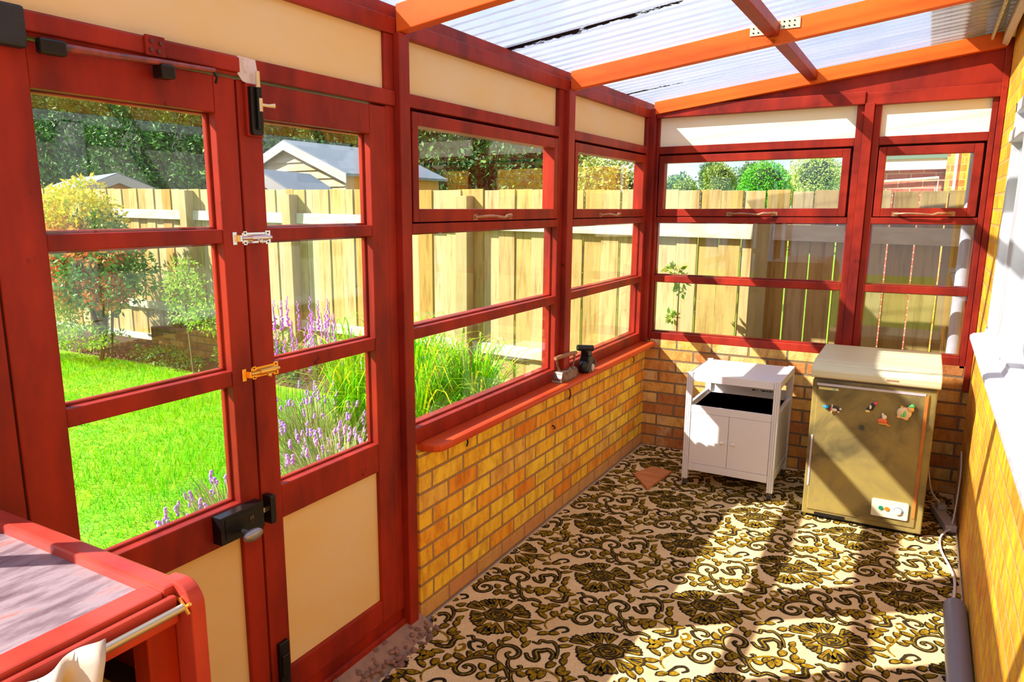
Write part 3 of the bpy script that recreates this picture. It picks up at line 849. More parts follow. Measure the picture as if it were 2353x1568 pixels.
# little white plate on the header
mb = MB(); mb.prism([(1.122, 1.968), (1.120, 1.925), (1.136, 1.908), (1.168, 1.900), (1.184, 1.902), (1.188, 1.930), (1.182, 1.966)], 0.0065, 0.0095, lambda u, w, d: (d, u, w))
o = mb.build('bolt_plate', simple('pale chipped plate', (0.68, 0.60, 0.62), 0.5, var=(0.55, 0.42, 0.26), vscale=(60, 60, 60), lo=0.55, hi=0.75))
tag(o, 'chipped pale metal plate on the red rail above the door join', 'metal plate')

# door stay arm above door 1
ar = empty('door_stay', (0.03, 0.85, 1.91))
tag(ar, 'long flat metal stay arm along the head of the lock door', 'door stay')
mb = MB(); mb.tube([(0.030, 0.615, 1.903), (0.034, 0.75, 1.905), (0.036, 0.87, 1.910), (0.032, 0.98, 1.914), (0.028, 1.03, 1.916)], [0.010, 0.008, 0.007, 0.006, 0.006], 8)
mb.build('arm', simple('red stained metal', (0.34, 0.05, 0.035), 0.35, var=(0.05, 0.02, 0.02), vscale=(20, 25, 20)), ar, smooth=True)
mb = MB(); mb.box((0.022, 0.600, 1.884), (0.044, 0.655, 1.914)); mb.build('pivot_block', BLACK, ar, bevel=0.005)
mb = MB(); mb.box((0.012, 0.868, 1.876), (0.048, 0.905, 1.906)); mb.build('slide_block', BLACK, ar, bevel=0.004)
mb = MB(); mb.box((0.022, 0.845, 1.922), (0.030, 0.895, 1.966)); br_ = mb.build('bracket_plate', RED, ar, bevel=0.002)
mb = MB()
for s, z in ((0.858, 1.953), (0.882, 1.951), (0.856, 1.934), (0.876, 1.933)): mb.cyl((0.030, s, z), (0.034, s, z), 0.005, 8)
mb.build('screws', simple('dark red screw', (0.10, 0.02, 0.02), 0.4), br_)
mb = MB(); mb.tube([(0.026, 1.028, 1.915), (0.032, 1.034, 1.900), (0.024, 1.036, 1.888)], 0.0035, 6); mb.build('hook', BLACK, ar)
# black hinge top left
o = MB().box((0.004, 0.520, 1.890), (0.030, 0.585, 1.968)).build('hinge_block', simple('black rough iron', (0.012, 0.012, 0.014), 0.6, bump=0.4), bevel=0.006)
tag(o, 'black rough iron block at the top left corner of the doors', 'hinge')

# left of the doors, out of view: another window bay that lets the sun in over the cabinet
ex = MB()
ex.box((-0.030, 0.109, 0.0), (0.0, 0.148, 2.144)); ex.box((-0.075, 0.290, 0.0), (0.0, 0.335, 1.968)); ex.box((-0.075, -1.6, 0.0), (0.0, -1.5, 2.144)); ex.box((-0.075, -0.75, 0.0), (0.0, -0.66, 2.144))
ex.box((-0.075, -1.5, 0.70), (0.0, 0.115, 0.78)); ex.box((-0.075, -1.5, 1.91), (0.0, 0.33, 1.968)); ex.box((-0.075, 0.205, 0.0), (0.0, 0.33, 0.74))
ex.box((-0.075, -0.62, 0.0), (-0.02, 0.115, 0.70))
trim(ex, RED, label='red framing left of the doors')

# ------------------------------------------------------------------ roof
def rafter(y, z_off=0.0, wd=0.046, x0=0.0, label=None, hh=0.088, notch=True):
    mb = MB()
    xa, xb = -0.06 if notch else x0, 1.80
    za, zb = rz(xa) + z_off, rz(xb) + z_off
    y0, y1 = y - wd / 2, y + wd / 2
    if notch:
        mb.hexa([(0.006, y0, rz(0.006) + z_off), (xb, y0, zb), (xb, y1, zb), (0.006, y1, rz(0.006) + z_off)],
                [(0.006, y0, rz(0.006) + z_off + hh), (xb, y0, zb + hh), (xb, y1, zb + hh), (0.006, y1, rz(0.006) + z_off + hh)])
    else:
        mb.hexa([(xa, y0, za), (xb, y0, zb), (xb, y1, zb), (xa, y1, za)], [(xa, y0, za + hh), (xb, y0, zb + hh), (xb, y1, zb + hh), (xa, y1, za + hh)])
    return trim(mb, RAFT, label=label)


rafter(0.42, label='orange rafter above the lock door')
rafter(-0.98, label='orange rafter behind the camera')
rafter(1.822, label='orange rafter over the door post')
r2 = rafter(3.222, label='orange rafter over the middle post')
rafter(L - 0.02, z_off=0.012, x0=0.02, notch=False, wd=0.05, hh=0.076, label='orange rafter along the end wall')
for y0, y1, lb in ((1.845, 3.199, 'short red noggin between the first and middle rafters'), (3.245, L - 0.046, 'short red noggin between the middle and end rafters'), (0.444, 1.798, 'short red noggin over the doors')):
    mb = MB()
    mb.hexa([(0.895, y0, rz(0.895) + 0.030), (0.943, y0, rz(0.943) + 0.030), (0.943, y1, rz(0.943) + 0.030), (0.895, y1, rz(0.895) + 0.030)],
            [(0.895, y0, rz(0.895) + 0.078), (0.943, y0, rz(0.943) + 0.078), (0.943, y1, rz(0.943) + 0.078), (0.895, y1, rz(0.895) + 0.078)])
    trim(mb, RED, label=lb)
for x0, x1, lb in ((0.826, 0.893, 'perforated nail plate left of the noggin on the middle rafter'), (0.946, 1.022, 'perforated nail plate right of the noggin on the middle rafter')):
    t_ = empty('nail_bracket', ((x0 + x1) / 2, 3.197, rz(x0) + 0.05))
    tag(t_, lb, 'metal plate', 'nail plates on the rafter')
    zb_ = rz(x0) + 0.052
    mb = MB(); mb.box((x0, 3.1950, zb_), (x1, 3.1980, zb_ + 0.040)); pl = mb.build('plate', ZINC, t_)
    mb = MB()
    for i in range(3):
        for j in range(2):
            mb.cyl((x0 + 0.014 + i * 0.02, 3.1930, zb_ + 0.011 + j * 0.018), (x0 + 0.014 + i * 0.02, 3.1951, zb_ + 0.011 + j * 0.018), 0.0032, 8)
    mb.build('nail_heads', BLACK, t_)

# corrugated clear sheets
ys = np.arange(-1.65, 4.64, 0.0105)
xs_ = np.linspace(-0.13, 1.795, 12)
PITCH = 0.084
gv = np.array([(x, y, 2.252 + SL * x + 0.0095 * math.sin(2 * math.pi * y / PITCH)) for x in xs_ for y in ys])
ny = len(ys)
ii, jj = np.meshgrid(np.arange(len(xs_) - 1), np.arange(ny - 1), indexing='ij')
a_ = (ii * ny + jj).ravel()
rf = np_mesh('ceiling', gv, np.stack([a_, a_ + ny, a_ + ny + 1, a_ + 1], 1), roof_mat(), smooth=True)
md = rf.modifiers.new('thick', 'SOLIDIFY'); md.thickness = 0.0015
struct(rf, 'clear corrugated roof sheets over the lean-to')
# corrugated filler strip and fascia against the house
mb = MB()
yy = -1.6
poly = [(4.46, 2.352 + 0.0)]
n = 0
while 4.46 - n * PITCH / 2 > -1.6:
    poly.append((4.46 - n * PITCH / 2, 2.445 - (0.022 if n % 2 else 0.0))); n += 1
poly.append((poly[-1][0], 2.43 - 0.03))
poly2 = []
top = [(4.46 - k * PITCH / 2, 2.422 - (0.018 if k % 2 else 0)) for k in range(144)]
for k in range(len(top) - 1):
    (ya, za), (yb, zb2) = top[k], top[k + 1]
    mb.hexa([(1.726, yb, za - 0.0), (1.736, yb, za), (1.736, ya, za), (1.726, ya, za)], [(1.738, yb, 2.462), (1.748, yb, 2.462), (1.748, ya, 2.462), (1.738, ya, 2.462)])
trim(mb, simple('beige foam filler', (0.68, 0.55, 0.32), 0.8), bevel=0, label='toothed beige filler strip under the roof sheet')
mb = MB(); mb.hexa([(1.775, -1.6, 2.385), (1.800, -1.6, 2.372), (1.800, 4.44, 2.372), (1.775, 4.44, 2.385)], [(1.790, -1.6, 2.60), (1.827, -1.6, 2.60), (1.827, 4.44, 2.60), (1.790, 4.44, 2.60)])
trim(mb, simple('beige fascia', (0.66, 0.52, 0.36), 0.6), bevel=0.004, label='beige fascia board along the top of the house wall')
mb = MB(); mb.box((1.50, -1.8, 2.62), (2.3, 9.0, 2.68)); mb.tube([(1.50, -1.8, 2.62), (1.50, 9.0, 2.62)], 0.05, 10)
trim(mb, simple('brown eaves', (0.22, 0.12, 0.10), 0.6), bevel=0, label='house eaves and gutter above the clear roof')

# ------------------------------------------------------------------ white trolley cabinet
def trolley():
    x0, x1, y0, y1, top = 0.470, 0.968, 3.852, 4.335, 0.678
    t = empty('trolley_cabinet', ((x0 + x1) / 2, (y0 + y1) / 2, 0))
    tag(t, 'white painted trolley cabinet with two doors and an open shelf beside the freezer', 'trolley')
    pw = 0.034
    for (px_, sx) in ((x0, 1), (x1 - pw, 1)):
        for py_, front in ((y0, True), (y1 - pw, False)):
            mb = MB()
            if front:   # reeded front posts: three flutes
                for k in range(3):
                    a = px_ + k * pw / 3
                    mb.box((a + 0.0012, py_, 0.050), (a + pw / 3 - 0.0012, py_ + pw, top))
                mb.box((px_ + 0.001, py_ + 0.004, 0.050), (px_ + pw - 0.001, py_ + pw, top - 0.001))
            else:
                mb.box((px_, py_, 0.050), (px_ + pw, py_ + pw, top))
            mb.build('leg', WHITE, t, bevel=0.0015)
            cx, cy = px_ + pw / 2, py_ + pw / 2
            mb = MB(); mb.cyl((cx, cy, 0.050), (cx, cy, 0.036), 0.005, 8)
            mb.box((cx - 0.013, cy - 0.010, 0.018), (cx - 0.0105, cy + 0.012, 0.040)); mb.box((cx + 0.0105, cy - 0.010, 0.018), (cx + 0.013, cy + 0.012, 0.040)); mb.box((cx - 0.013, cy - 0.010, 0.036), (cx + 0.013, cy + 0.012, 0.040))
            cs = mb.build('castor', simple_once('dull castor steel', (0.25, 0.22, 0.18), 0.4, metal=0.7), t)
            mb = MB(); mb.cyl((cx - 0.0095, cy + 0.004, 0.0185), (cx + 0.0095, cy + 0.004, 0.0185), 0.0180, 16)
            mb.build('wheel', simple_once('dark rubber', (0.03, 0.025, 0.02), 0.5), cs, smooth=True)
    xi0, xi1 = x0 + pw, x1 - pw
    MB().box((xi0 + 0.0005, y0 + 0.003, 0.632), (xi1 - 0.0005, y1 - 0.003, 0.672)).box((x0 + 0.004, y0 + pw + 0.0005, 0.632), (xi0 + 0.0005, y1 - pw - 0.0005, 0.672)).box((xi1 - 0.0005, y0 + pw + 0.0005, 0.632), (x1 - 0.004, y1 - pw - 0.0005, 0.672)).build('top', WHITE, t)
    mb = MB()
    mb.box((xi0, y0 + 0.006, 0.462), (xi1, y1 - 0.006, 0.474))
    mb.box((x0 + 0.019, y0 + pw, 0.462), (x1 - 0.019, y1 - pw, 0.474))
    mb.box((xi0, y0 + 0.002, 0.450), (xi1, y0 + 0.016, 0.492))
    mb.box((xi0, y1 - 0.018, 0.450), (xi1, y1 - 0.006, 0.530))
    mb.build('shelf', WHITE, t, bevel=0.002)
    mb = MB()
    for k, (a, ww) in enumerate(((0.745, 0.012), (0.760, 0.006), (0.772, 0.005), (0.792, 0.004), (0.800, 0.016), (0.818, 0.020), (0.842, 0.008), (0.854, 0.006), (0.866, 0.010))):
        mb.box((a, y1 - 0.0188, 0.508 + 0.002 * (k % 2)), (a + ww, y1 - 0.0180, 0.517 - 0.001 * (k % 3)))
    mb.build('dark_marks', BLACK, t)
    for xa in (x0 + 0.006, x1 - 0.018):
        mb = MB(); mb.box((xa, y0 + pw, 0.122), (xa + 0.012, y1 - pw, 0.462)); mb.box((xa - 0.002, y0 + pw, 0.455), (xa + 0.014, y1 - pw, 0.492)); mb.box((xa - 0.002, y0 + pw, 0.108), (xa + 0.014, y1 - pw, 0.150))
        mb.build('side_panel', WHITE, t, bevel=0.0015)
    MB().box((xi0, y1 - 0.014, 0.122), (xi1, y1 - 0.006, 0.462)).build('back_panel', WHITE, t)
    MB().box((xi0, y0 + 0.012, 0.122), (xi1, y1 - 0.015, 0.130)).box((xi0, y0 + 0.001, 0.106), (xi1, y0 + 0.016, 0.148)).build('bottom_panel', WHITE, t, bevel=0.0015)
    xm = (xi0 + xi1) / 2 - 0.004
    for a, b, kx in ((xi0 + 0.001, xm - 0.001, xm - 0.030), (xm + 0.001, xi1 - 0.001, xm + 0.030)):
        d = MB().box((a, y0 + 0.003, 0.1495), (b, y0 + 0.015, 0.4490)).build('door', WHITE, t, bevel=0.0015)
        mb = MB(); mb.cyl((kx, y0 + 0.003, 0.298), (kx, y0 - 0.010, 0.298), 0.005, 8); mb.ball((kx, y0 - 0.014, 0.298), 0.014, 0.006, 0.007)
        mb.build('knob', simple_once('white cream knob', (0.82, 0.74, 0.62), 0.4), d, smooth=True)
    return t


_sc = {}


def simple_once(name, *a, **k):
    if name not in _sc: _sc[name] = simple(name, *a, **k)
    return _sc[name]


trolley()


# ------------------------------------------------------------------ chest freezer
def freezer():
    x0, x1, y0, y1 = 1.132, 1.668, 3.735, 4.345
    t = empty('chest_freezer', ((x0 + x1) / 2, (y0 + y1) / 2, 0))
    tag(t, 'old olive stained chest freezer with a pale lid standing beside the white trolley', 'freezer')
    m, tt, b = nt('stained olive enamel')
    n = N(tt, 'ShaderNodeTexNoise', Detail=5, Roughness=0.6); n.inputs['Scale'].default_value = 4.2
    n.inputs['Distortion'].default_value = 0.6
    tt.links.new(coords(tt, 'World', (1, 1, 1)), n.inputs['Vector'])
    c = ramp(tt, n.outputs['Fac'], [(0.30, (0.07, 0.055, 0.03)), (0.43, (0.15, 0.12, 0.05)), (0.56, (0.27, 0.21, 0.075)), (0.68, (0.34, 0.26, 0.07)), (0.8, (0.20, 0.18, 0.12))])
    n2 = N(tt, 'ShaderNodeTexNoise', Detail=8, Roughness=0.8); n2.inputs['Scale'].default_value = 30
    tt.links.new(coords(tt, 'World', (1, 1, 1)), n2.inputs['Vector'])
    k = ramp(tt, n2.outputs['Fac'], [(0.68, (0, 0, 0)), (0.74, (1, 1, 1))])
    c = mixc(tt, k, c, (0.16, 0.08, 0.03))
    tt.links.new(c, b.inputs['Base Color']); b.inputs['Roughness'].default_value = 0.28; b.inputs['Metallic'].default_value = 0.15
    body = MB().box((x0, y0 + 0.006, 0.022), (x1, y1, 0.742)).build('body', m, t, bevel=0.006)
    fp = MB()
    fp.box((x0 + 0.022, y0, 0.050), (x1 - 0.030, y0 + 0.010, 0.722))
    fp.build('front_panel', m, t, bevel=0.005)
    lil = simple('grey lilac highlight', (0.56, 0.52, 0.60), 0.3, metal=0.2)  # lilac strips: sun glints on the panel bevels, built as coloured bars
    glint = simple('orange rust trim', (0.50, 0.18, 0.03), 0.5, var=(0.26, 0.07, 0.03), vscale=(3, 3, 5), lo=0.45, hi=0.75)  # rust orange strip standing in for the sun's reflection on the right bevel
    MB().box((x0 + 0.020, y0 - 0.0025, 0.712), (x1 - 0.046, y0 + 0.004, 0.724)).build('edge_glint', lil, t, bevel=0.001)
    MB().box((x0 + 0.0145, y0 - 0.0025, 0.18), (x0 + 0.0235, y0 + 0.004, 0.450)).build('edge_glint', lil, t, bevel=0.001)
    MB().box((x1 - 0.048, y0 - 0.0025, 0.10), (x1 - 0.034, y0 + 0.004, 0.712)).build('orange_glint', glint, t, bevel=0.001)
    MB().box((x0 + 0.03, y0 + 0.02, 0.0), (x1 - 0.03, y1 - 0.02, 0.024)).build('plinth', BLACK, t)
    MB().box((x0 + 0.06, y0 + 0.002, 0.024), (x0 + 0.20, y0 + 0.010, 0.040)).build('vent_slot', BLACK, t)
    # lid: rounded front nose, ribs along the front
    lidm = simple('pale green cream lid', (0.62, 0.60, 0.38), 0.4, var=(0.66, 0.66, 0.50), vscale=(2, 9, 2))
    ly0 = y0 - 0.018
    prof = [(ly0 + 0.012, 0.752), (ly0 + 0.002, 0.757), (ly0, 0.768), (ly0, 0.788), (ly0 + 0.006, 0.798), (ly0 + 0.022, 0.806), (ly0 + 0.030, 0.803), (ly0 + 0.036, 0.810), (ly0 + 0.055, 0.815), (ly0 + 0.062, 0.811), (ly0 + 0.070, 0.818), (ly0 + 0.11, 0.823), (ly0 + 0.13, 0.826), (y1 - 0.03, 0.830), (y1 + 0.004, 0.822), (y1 + 0.006, 0.752)]
    lid = MB().prism(prof[::-1], x0 - 0.010, x1 + 0.010, lambda u, w, d: (d, u, w)).build('lid', lidm, t, bevel=0.004)
    MB().box((x0 + 0.006, y0 + 0.004, 0.742), (x1 - 0.006, y1 - 0.004, 0.753)).build('lid_seal', simple('dark seal', (0.10, 0.08, 0.06), 0.7), t)
    MB().box((1.455, ly0 - 0.0015, 0.772), (1.505, ly0 + 0.002, 0.779)).build('badge', simple('faded red badge', (0.42, 0.20, 0.12), 0.4), lid)
    # controls
    cp = MB().prism([(1.447, 0.088), (1.451, 0.083), (1.600, 0.083), (1.606, 0.088), (1.606, 0.166), (1.600, 0.172), (1.451, 0.172), (1.447, 0.166)], y0 - 0.008, y0 + 0.001, lambda u, w, d: (u, d, w)).build('control_panel', simple('cream control panel', (0.74, 0.70, 0.52), 0.4), t, bevel=0.002)
    for xx, cc, nm in ((1.488, (0.01, 0.20, 0.10), 'green_light'), (1.514, (0.90, 0.20, 0.02), 'orange_light')):
        MB().cyl((xx, y0 - 0.012, 0.130), (xx, y0 - 0.007, 0.130), 0.0105, 20).build(nm, simple('lamp ' + nm, cc, 0.25), cp)
    mb = MB(); mb.cyl((1.562, y0 - 0.016, 0.124), (1.562, y0 - 0.007, 0.124), 0.0150, 20)
    dl = mb.build('dial', simple('cream dial', (0.72, 0.68, 0.55), 0.35), cp, bevel=0.002)
    mb = MB(); mb.tube([(1.562 + 0.021 * math.cos(q), y0 - 0.0085, 0.124 + 0.021 * math.sin(q)) for q in [math.radians(a) for a in range(-10, 171, 12)]], [0.0006 + 0.0018 * (1 - i / 15) for i in range(16)], 6)
    mb.build('scale_mark', simple('blue scale', (0.05, 0.12, 0.45), 0.4), cp)
    MB().cyl((1.369, y0 - 0.003, 0.522), (1.369, y0 + 0.001, 0.522), 0.0125, 20).build('round_stud', simple('dark grey stud', (0.05, 0.055, 0.05), 0.4), t)
    MB().box((1.162, y0 - 0.0008, 0.692), (1.252, y0 + 0.001, 0.704)).build('sticker', simple('cream yellow sticker', (0.70, 0.64, 0.26), 0.5), t)
    MB().box((1.226, y0 - 0.0014, 0.695), (1.238, y0 - 0.0007, 0.701)).build('sticker_patch', simple('teal ink', (0.10, 0.50, 0.50), 0.5), t)
    return y0


FY = freezer()


def magnet(name, label, cat, parts, c):
    """parts: (part name, colour, [(dx, dz, rx, rz, depth)...])"""
    t = empty(name, (c[0], FY - 0.001, c[1]))
    tag(t, label, cat, 'novelty fridge magnets on the freezer')
    for nm, col, bl in parts:
        mb = MB()
        for dx, dz, rx, rz_, dp in bl:
            mb.ball((c[0] + dx, FY - 0.0015 - dp * 0.5, c[1] + dz), rx, dp * 0.5 + 0.001, rz_, 14, 10)
        mb.build(nm, simple_once('magnet ' + '%.2f %.2f %.2f' % col, col, 0.35), t, smooth=True)


BK, WH, OR = (0.02, 0.02, 0.025), (0.80, 0.78, 0.72), (0.80, 0.42, 0.06)
magnet('bird_magnet', 'small black and cream bird magnet lying sideways with a blue hat', 'magnet', (
    ('hat', (0.02, 0.30, 0.62), [(-0.034, 0.006, 0.012, 0.010, 0.012), (-0.044, 0.008, 0.006, 0.006, 0.010)]),
    ('body', BK, [(-0.018, 0.002, 0.012, 0.010, 0.010), (0.002, 0.004, 0.020, 0.012, 0.009), (0.018, 0.0, 0.010, 0.009, 0.008)]),
    ('belly', (0.82, 0.70, 0.42), [(0.002, -0.004, 0.015, 0.009, 0.014), (-0.008, 0.012, 0.004, 0.012, 0.011), (-0.008, -0.014, 0.004, 0.010, 0.011)]),
    ('scarf', (0.80, 0.10, 0.12), [(-0.012, -0.001, 0.004, 0.009, 0.014)]),
    ('feet', WH, [(0.030, 0.003, 0.006, 0.006, 0.010), (0.022, -0.013, 0.006, 0.005, 0.010)])), (1.238, 0.600))
magnet('bird_magnet', 'small black and white bird magnet leaning right with a pink hat', 'magnet', (
    ('hat', (0.75, 0.08, 0.20), [(0.018, 0.026, 0.009, 0.008, 0.012), (0.023, 0.031, 0.005, 0.005, 0.010)]),
    ('body', BK, [(0.008, 0.012, 0.010, 0.011, 0.010), (0.002, 0.0, 0.012, 0.013, 0.009), (-0.008, -0.010, 0.010, 0.010, 0.008)]),
    ('belly', WH, [(-0.001, 0.004, 0.006, 0.011, 0.013)]),
    ('feet', (0.80, 0.62, 0.25), [(-0.012, -0.018, 0.011, 0.007, 0.013)])), (1.399, 0.628))
magnet('sledge_magnet', 'small magnet of a white bearded figure on an orange red sledge', 'magnet', (
    ('coat', (0.82, 0.16, 0.05), [(-0.006, -0.012, 0.019, 0.013, 0.012), (0.008, -0.014, 0.010, 0.012, 0.012)]),
    ('beard', (0.84, 0.72, 0.60), [(0.004, 0.008, 0.011, 0.012, 0.013), (-0.004, 0.020, 0.006, 0.008, 0.011)]),
    ('sledge_runner', OR, [(0.002, -0.026, 0.024, 0.004, 0.010), (0.024, -0.032, 0.010, 0.003, 0.008)])), (1.457, 0.582))
magnet('bear_magnet', 'largest magnet, a round cream bear wearing a green hat and bow', 'magnet', (
    ('belly', (0.82, 0.66, 0.42), [(0.0, 0.0, 0.031, 0.029, 0.012), (-0.010, 0.006, 0.020, 0.020, 0.015)]),
    ('face', (0.84, 0.50, 0.16), [(0.024, 0.022, 0.016, 0.015, 0.015)]),
    ('paw', (0.84, 0.50, 0.16), [(-0.020, -0.020, 0.010, 0.008, 0.012)]), ('paw', (0.84, 0.50, 0.16), [(0.010, -0.027, 0.011, 0.007, 0.012)]), ('paw', (0.84, 0.50, 0.16), [(-0.012, 0.027, 0.007, 0.008, 0.011)]),
    ('bow', (0.16, 0.66, 0.22), [(0.002, -0.002, 0.008, 0.017, 0.018), (-0.006, -0.012, 0.008, 0.008, 0.017)]),
    ('hat', (0.10, 0.60, 0.16), [(0.028, 0.036, 0.014, 0.006, 0.016), (0.030, 0.041, 0.008, 0.006, 0.014)])), (1.541, 0.622))

# ------------------------------------------------------------------ cables, socket block, tube by the house wall
CABLE = simple('white cable', (0.80, 0.72, 0.70), 0.45)
t = empty('socket_block', (1.762, 4.02, 0.0))
tag(t, 'long grey white socket block on the floor behind the freezer', 'extension socket')
ax_ = Vector((0.067, -0.30, 0)).normalized()
mb = MB(); mb.obox((1.762, 4.02, 0.030), ax_, (ax_.y, -ax_.x, 0), (0, 0, 1), 0.150, 0.026, 0.018)
mb.build('housing', simple('grey white plastic', (0.50, 0.45, 0.43), 0.45), t, bevel=0.005)
mb = MB(); mb.obox((1.752, 4.10, 0.062), ax_, (ax_.y, -ax_.x, 0), (0, 0, 1), 0.026, 0.022, 0.014)
mb.build('plug', simple('grey plug', (0.42, 0.38, 0.34), 0.5), t, bevel=0.006)


def cable(name, pts, r, label):
    P = [pts[0]] + list(pts) + [pts[-1]]
    out = []
    for i in range(1, len(P) - 2):
        p0, p1, p2, p3 = [Vector(q) for q in P[i - 1:i + 3]]
        for j in range(6):
            q = j / 6
            out.append(0.5 * ((2 * p1) + (-p0 + p2) * q + (2 * p0 - 5 * p1 + 4 * p2 - p3) * q * q + (-p0 + 3 * p1 - 3 * p2 + p3) * q ** 3))
    out.append(Vector(pts[-1]))
    o = MB().tube(out, r, 8).build(name, CABLE, smooth='all')
    return tag(o, label, 'cable')


cable('power_cable', [(1.792, 3.872, 0.030), (1.772, 3.85, 0.022), (1.750, 3.768, 0.013), (1.752, 3.623, 0.0125), (1.782, 3.452, 0.0125), (1.797, 3.326, 0.0125), (1.791, 3.147, 0.0125), (1.778, 3.05, 0.020), (1.782, 3.00, 0.032)], 0.0055, 'white cable curling over the carpet from the socket block to the grey tube')
cable('freezer_lead', [(1.672, 4.20, 0.30), (1.685, 4.18, 0.20), (1.705, 4.14, 0.12), (1.745, 4.10, 0.078)], 0.004, 'thin lead hanging from the freezer to its plug')
cable('wall_lead', [(1.815, 4.20, 0.34), (1.818, 4.12, 0.26), (1.812, 4.02, 0.16), (1.800, 3.92, 0.055), (1.785, 3.90, 0.035)], 0.004, 'thin white lead looping down the house wall behind the freezer')
o = MB().tube([(1.786, 2.985, 0.0480), (1.786, 1.35, 0.0480)], 0.0395, 28).build('foam_tube', simple('blue grey tube', (0.20, 0.20, 0.26), 0.35), smooth=True)
tag(o, 'blue grey tube lying on the carpet against the house wall', 'tube')

# ------------------------------------------------------------------ things on the sill and on the brick
SZ = 0.722
t = empty('flat_iron', (0.04, 3.25, SZ))
tag(t, 'old brown flat iron with a bar handle on the orange red sill', 'iron')
IRON = simple('rusty brown iron', (0.16, 0.085, 0.055), 0.45, metal=0.5, var=(0.30, 0.20, 0.15), vscale=(30, 30, 30))
a0, a1 = Vector((0.020, 3.065, 0)), Vector((0.046, 3.300, 0))
dv = (a1 - a0).normalized(); nv = Vector((dv.y, -dv.x, 0))


def ip(s, w, z): q = a0 + dv * s + nv * w; return (q.x, q.y, SZ + z)


out_ = [(0.0, -0.036), (0.0, 0.036), (0.08, 0.037), (0.15, 0.027), (0.205, 0.012), (0.230, 0.0), (0.205, -0.012), (0.15, -0.027), (0.08, -0.036)]
n_ = len(out_)
mb = MB()
lay = [(1.0, 0.0), (1.0, 0.024), (0.90, 0.040), (0.74, 0.052)]
vs = [ip(0.100 + (s - 0.100) * k, w * k, z) for k, z in lay for s, w in out_]
fs = [tuple(range(n_))] + [tuple(range(3 * n_ + n_ - 1, 3 * n_ - 1, -1))]
for l_ in range(3):
    for i in range(n_): fs.append((l_ * n_ + i, l_ * n_ + (i + 1) % n_, (l_ + 1) * n_ + (i + 1) % n_, (l_ + 1) * n_ + i)[::-1])
mb.add(vs, fs); mb.build('sole', IRON, t, bevel=0.002)
MB().hexa([ip(-0.003, -0.034, 0.002), ip(-0.003, 0.034, 0.002), ip(0.001, 0.034, 0.002), ip(0.001, -0.034, 0.002)], [ip(0.018, -0.028, 0.050), ip(0.018, 0.028, 0.050), ip(0.026, 0.028, 0.050), ip(0.026, -0.028, 0.050)]).build('heel', simple('sunlit heel metal', (0.42, 0.38, 0.28), 0.5, metal=0.3), t)  # pale heel face: the light falling on it is put into the colour
MB().tube([ip(0.040, 0, 0.048), ip(0.020, 0, 0.080), ip(0.004, 0, 0.122)], [0.006, 0.005, 0.006], 8).build('handle_post', IRON, t, smooth=True)
MB().tube([ip(0.160, 0, 0.046), ip(0.182, 0, 0.080), ip(0.188, 0, 0.122)], [0.006, 0.005, 0.006], 8).build('handle_post', IRON, t, smooth=True)
MB().tube([ip(-0.008, 0, 0.125), ip(0.03, 0, 0.126), ip(0.10, 0, 0.127), ip(0.17, 0, 0.126), ip(0.202, 0, 0.125)], [0.009, 0.011, 0.0125, 0.011, 0.009], 12).build('handle', simple('worn wooden grip', (0.30, 0.13, 0.06), 0.5), t, smooth=True)
t = empty('upright_iron', (0.050, 3.39, SZ))
tag(t, 'black cast iron standing upright on its heel behind the flat iron on the sill', 'iron')
CAST = simple('black cast metal', (0.018, 0.018, 0.022), 0.35, metal=0.4)
mb = MB()
bx, by = 0.052, 3.390
mb.hexa([(bx - 0.030, by - 0.040, SZ), (bx + 0.030, by - 0.040, SZ), (bx + 0.030, by + 0.050, SZ), (bx - 0.030, by + 0.050, SZ)], [(bx - 0.026, by - 0.034, SZ + 0.09), (bx + 0.026, by - 0.034, SZ + 0.09), (bx + 0.026, by + 0.026, SZ + 0.09), (bx - 0.026, by + 0.026, SZ + 0.09)])
mb.hexa([(bx - 0.024, by - 0.032, SZ + 0.09), (bx + 0.024, by - 0.032, SZ + 0.09), (bx + 0.024, by + 0.024, SZ + 0.09), (bx - 0.024, by + 0.024, SZ + 0.09)], [(bx - 0.020, by - 0.040, SZ + 0.125), (bx + 0.020, by - 0.040, SZ + 0.125), (bx + 0.020, by + 0.020, SZ + 0.125), (bx - 0.020, by + 0.020, SZ + 0.125)])
mb.build('column', CAST, t, bevel=0.006)
MB().tube([(bx - 0.034, by - 0.052, SZ + 0.136), (bx + 0.030, by + 0.008, SZ + 0.130)], 0.0165, 14).build('top_grip', CAST, t, smooth=True)
MB().ball((bx + 0.004, by + 0.040, SZ + 0.038), 0.030, 0.042, 0.038, 16, 10).ball((bx + 0.004, by - 0.048, SZ + 0.036), 0.026, 0.030, 0.034, 16, 10).build('round_body', CAST, t, smooth=True)
MB().ball((bx + 0.030, by + 0.012, SZ + 0.024), 0.010, 0.016, 0.021, 12, 8).build('pale_disc', simple('pale disc', (0.60, 0.50, 0.42), 0.5), t, smooth=True)

for k, (y_, z_, ln, lb) in enumerate(((2.20, 0.672, 0.045, 'small black hook on the bricks near the rounded end of the sill'), (3.235, 0.655, 0.060, 'small black hook on the bricks under the flat iron'), (3.05, 0.50, 0.02, 'small black nail in the middle of the dwarf wall bricks'), (4.24, 0.655, 0.040, 'small black hook under the sill near the far corner'))):
    o = MB().tube([(0.012, y_, z_), (0.026, y_, z_ - 0.004), (0.028, y_ + 0.004, z_ - ln * 0.6), (0.020, y_ + 0.008, z_ - ln)], 0.0035, 6).build('wall_hook', BLACK, smooth='all')
    tag(o, lb, 'hook', 'black hooks in the dwarf wall')

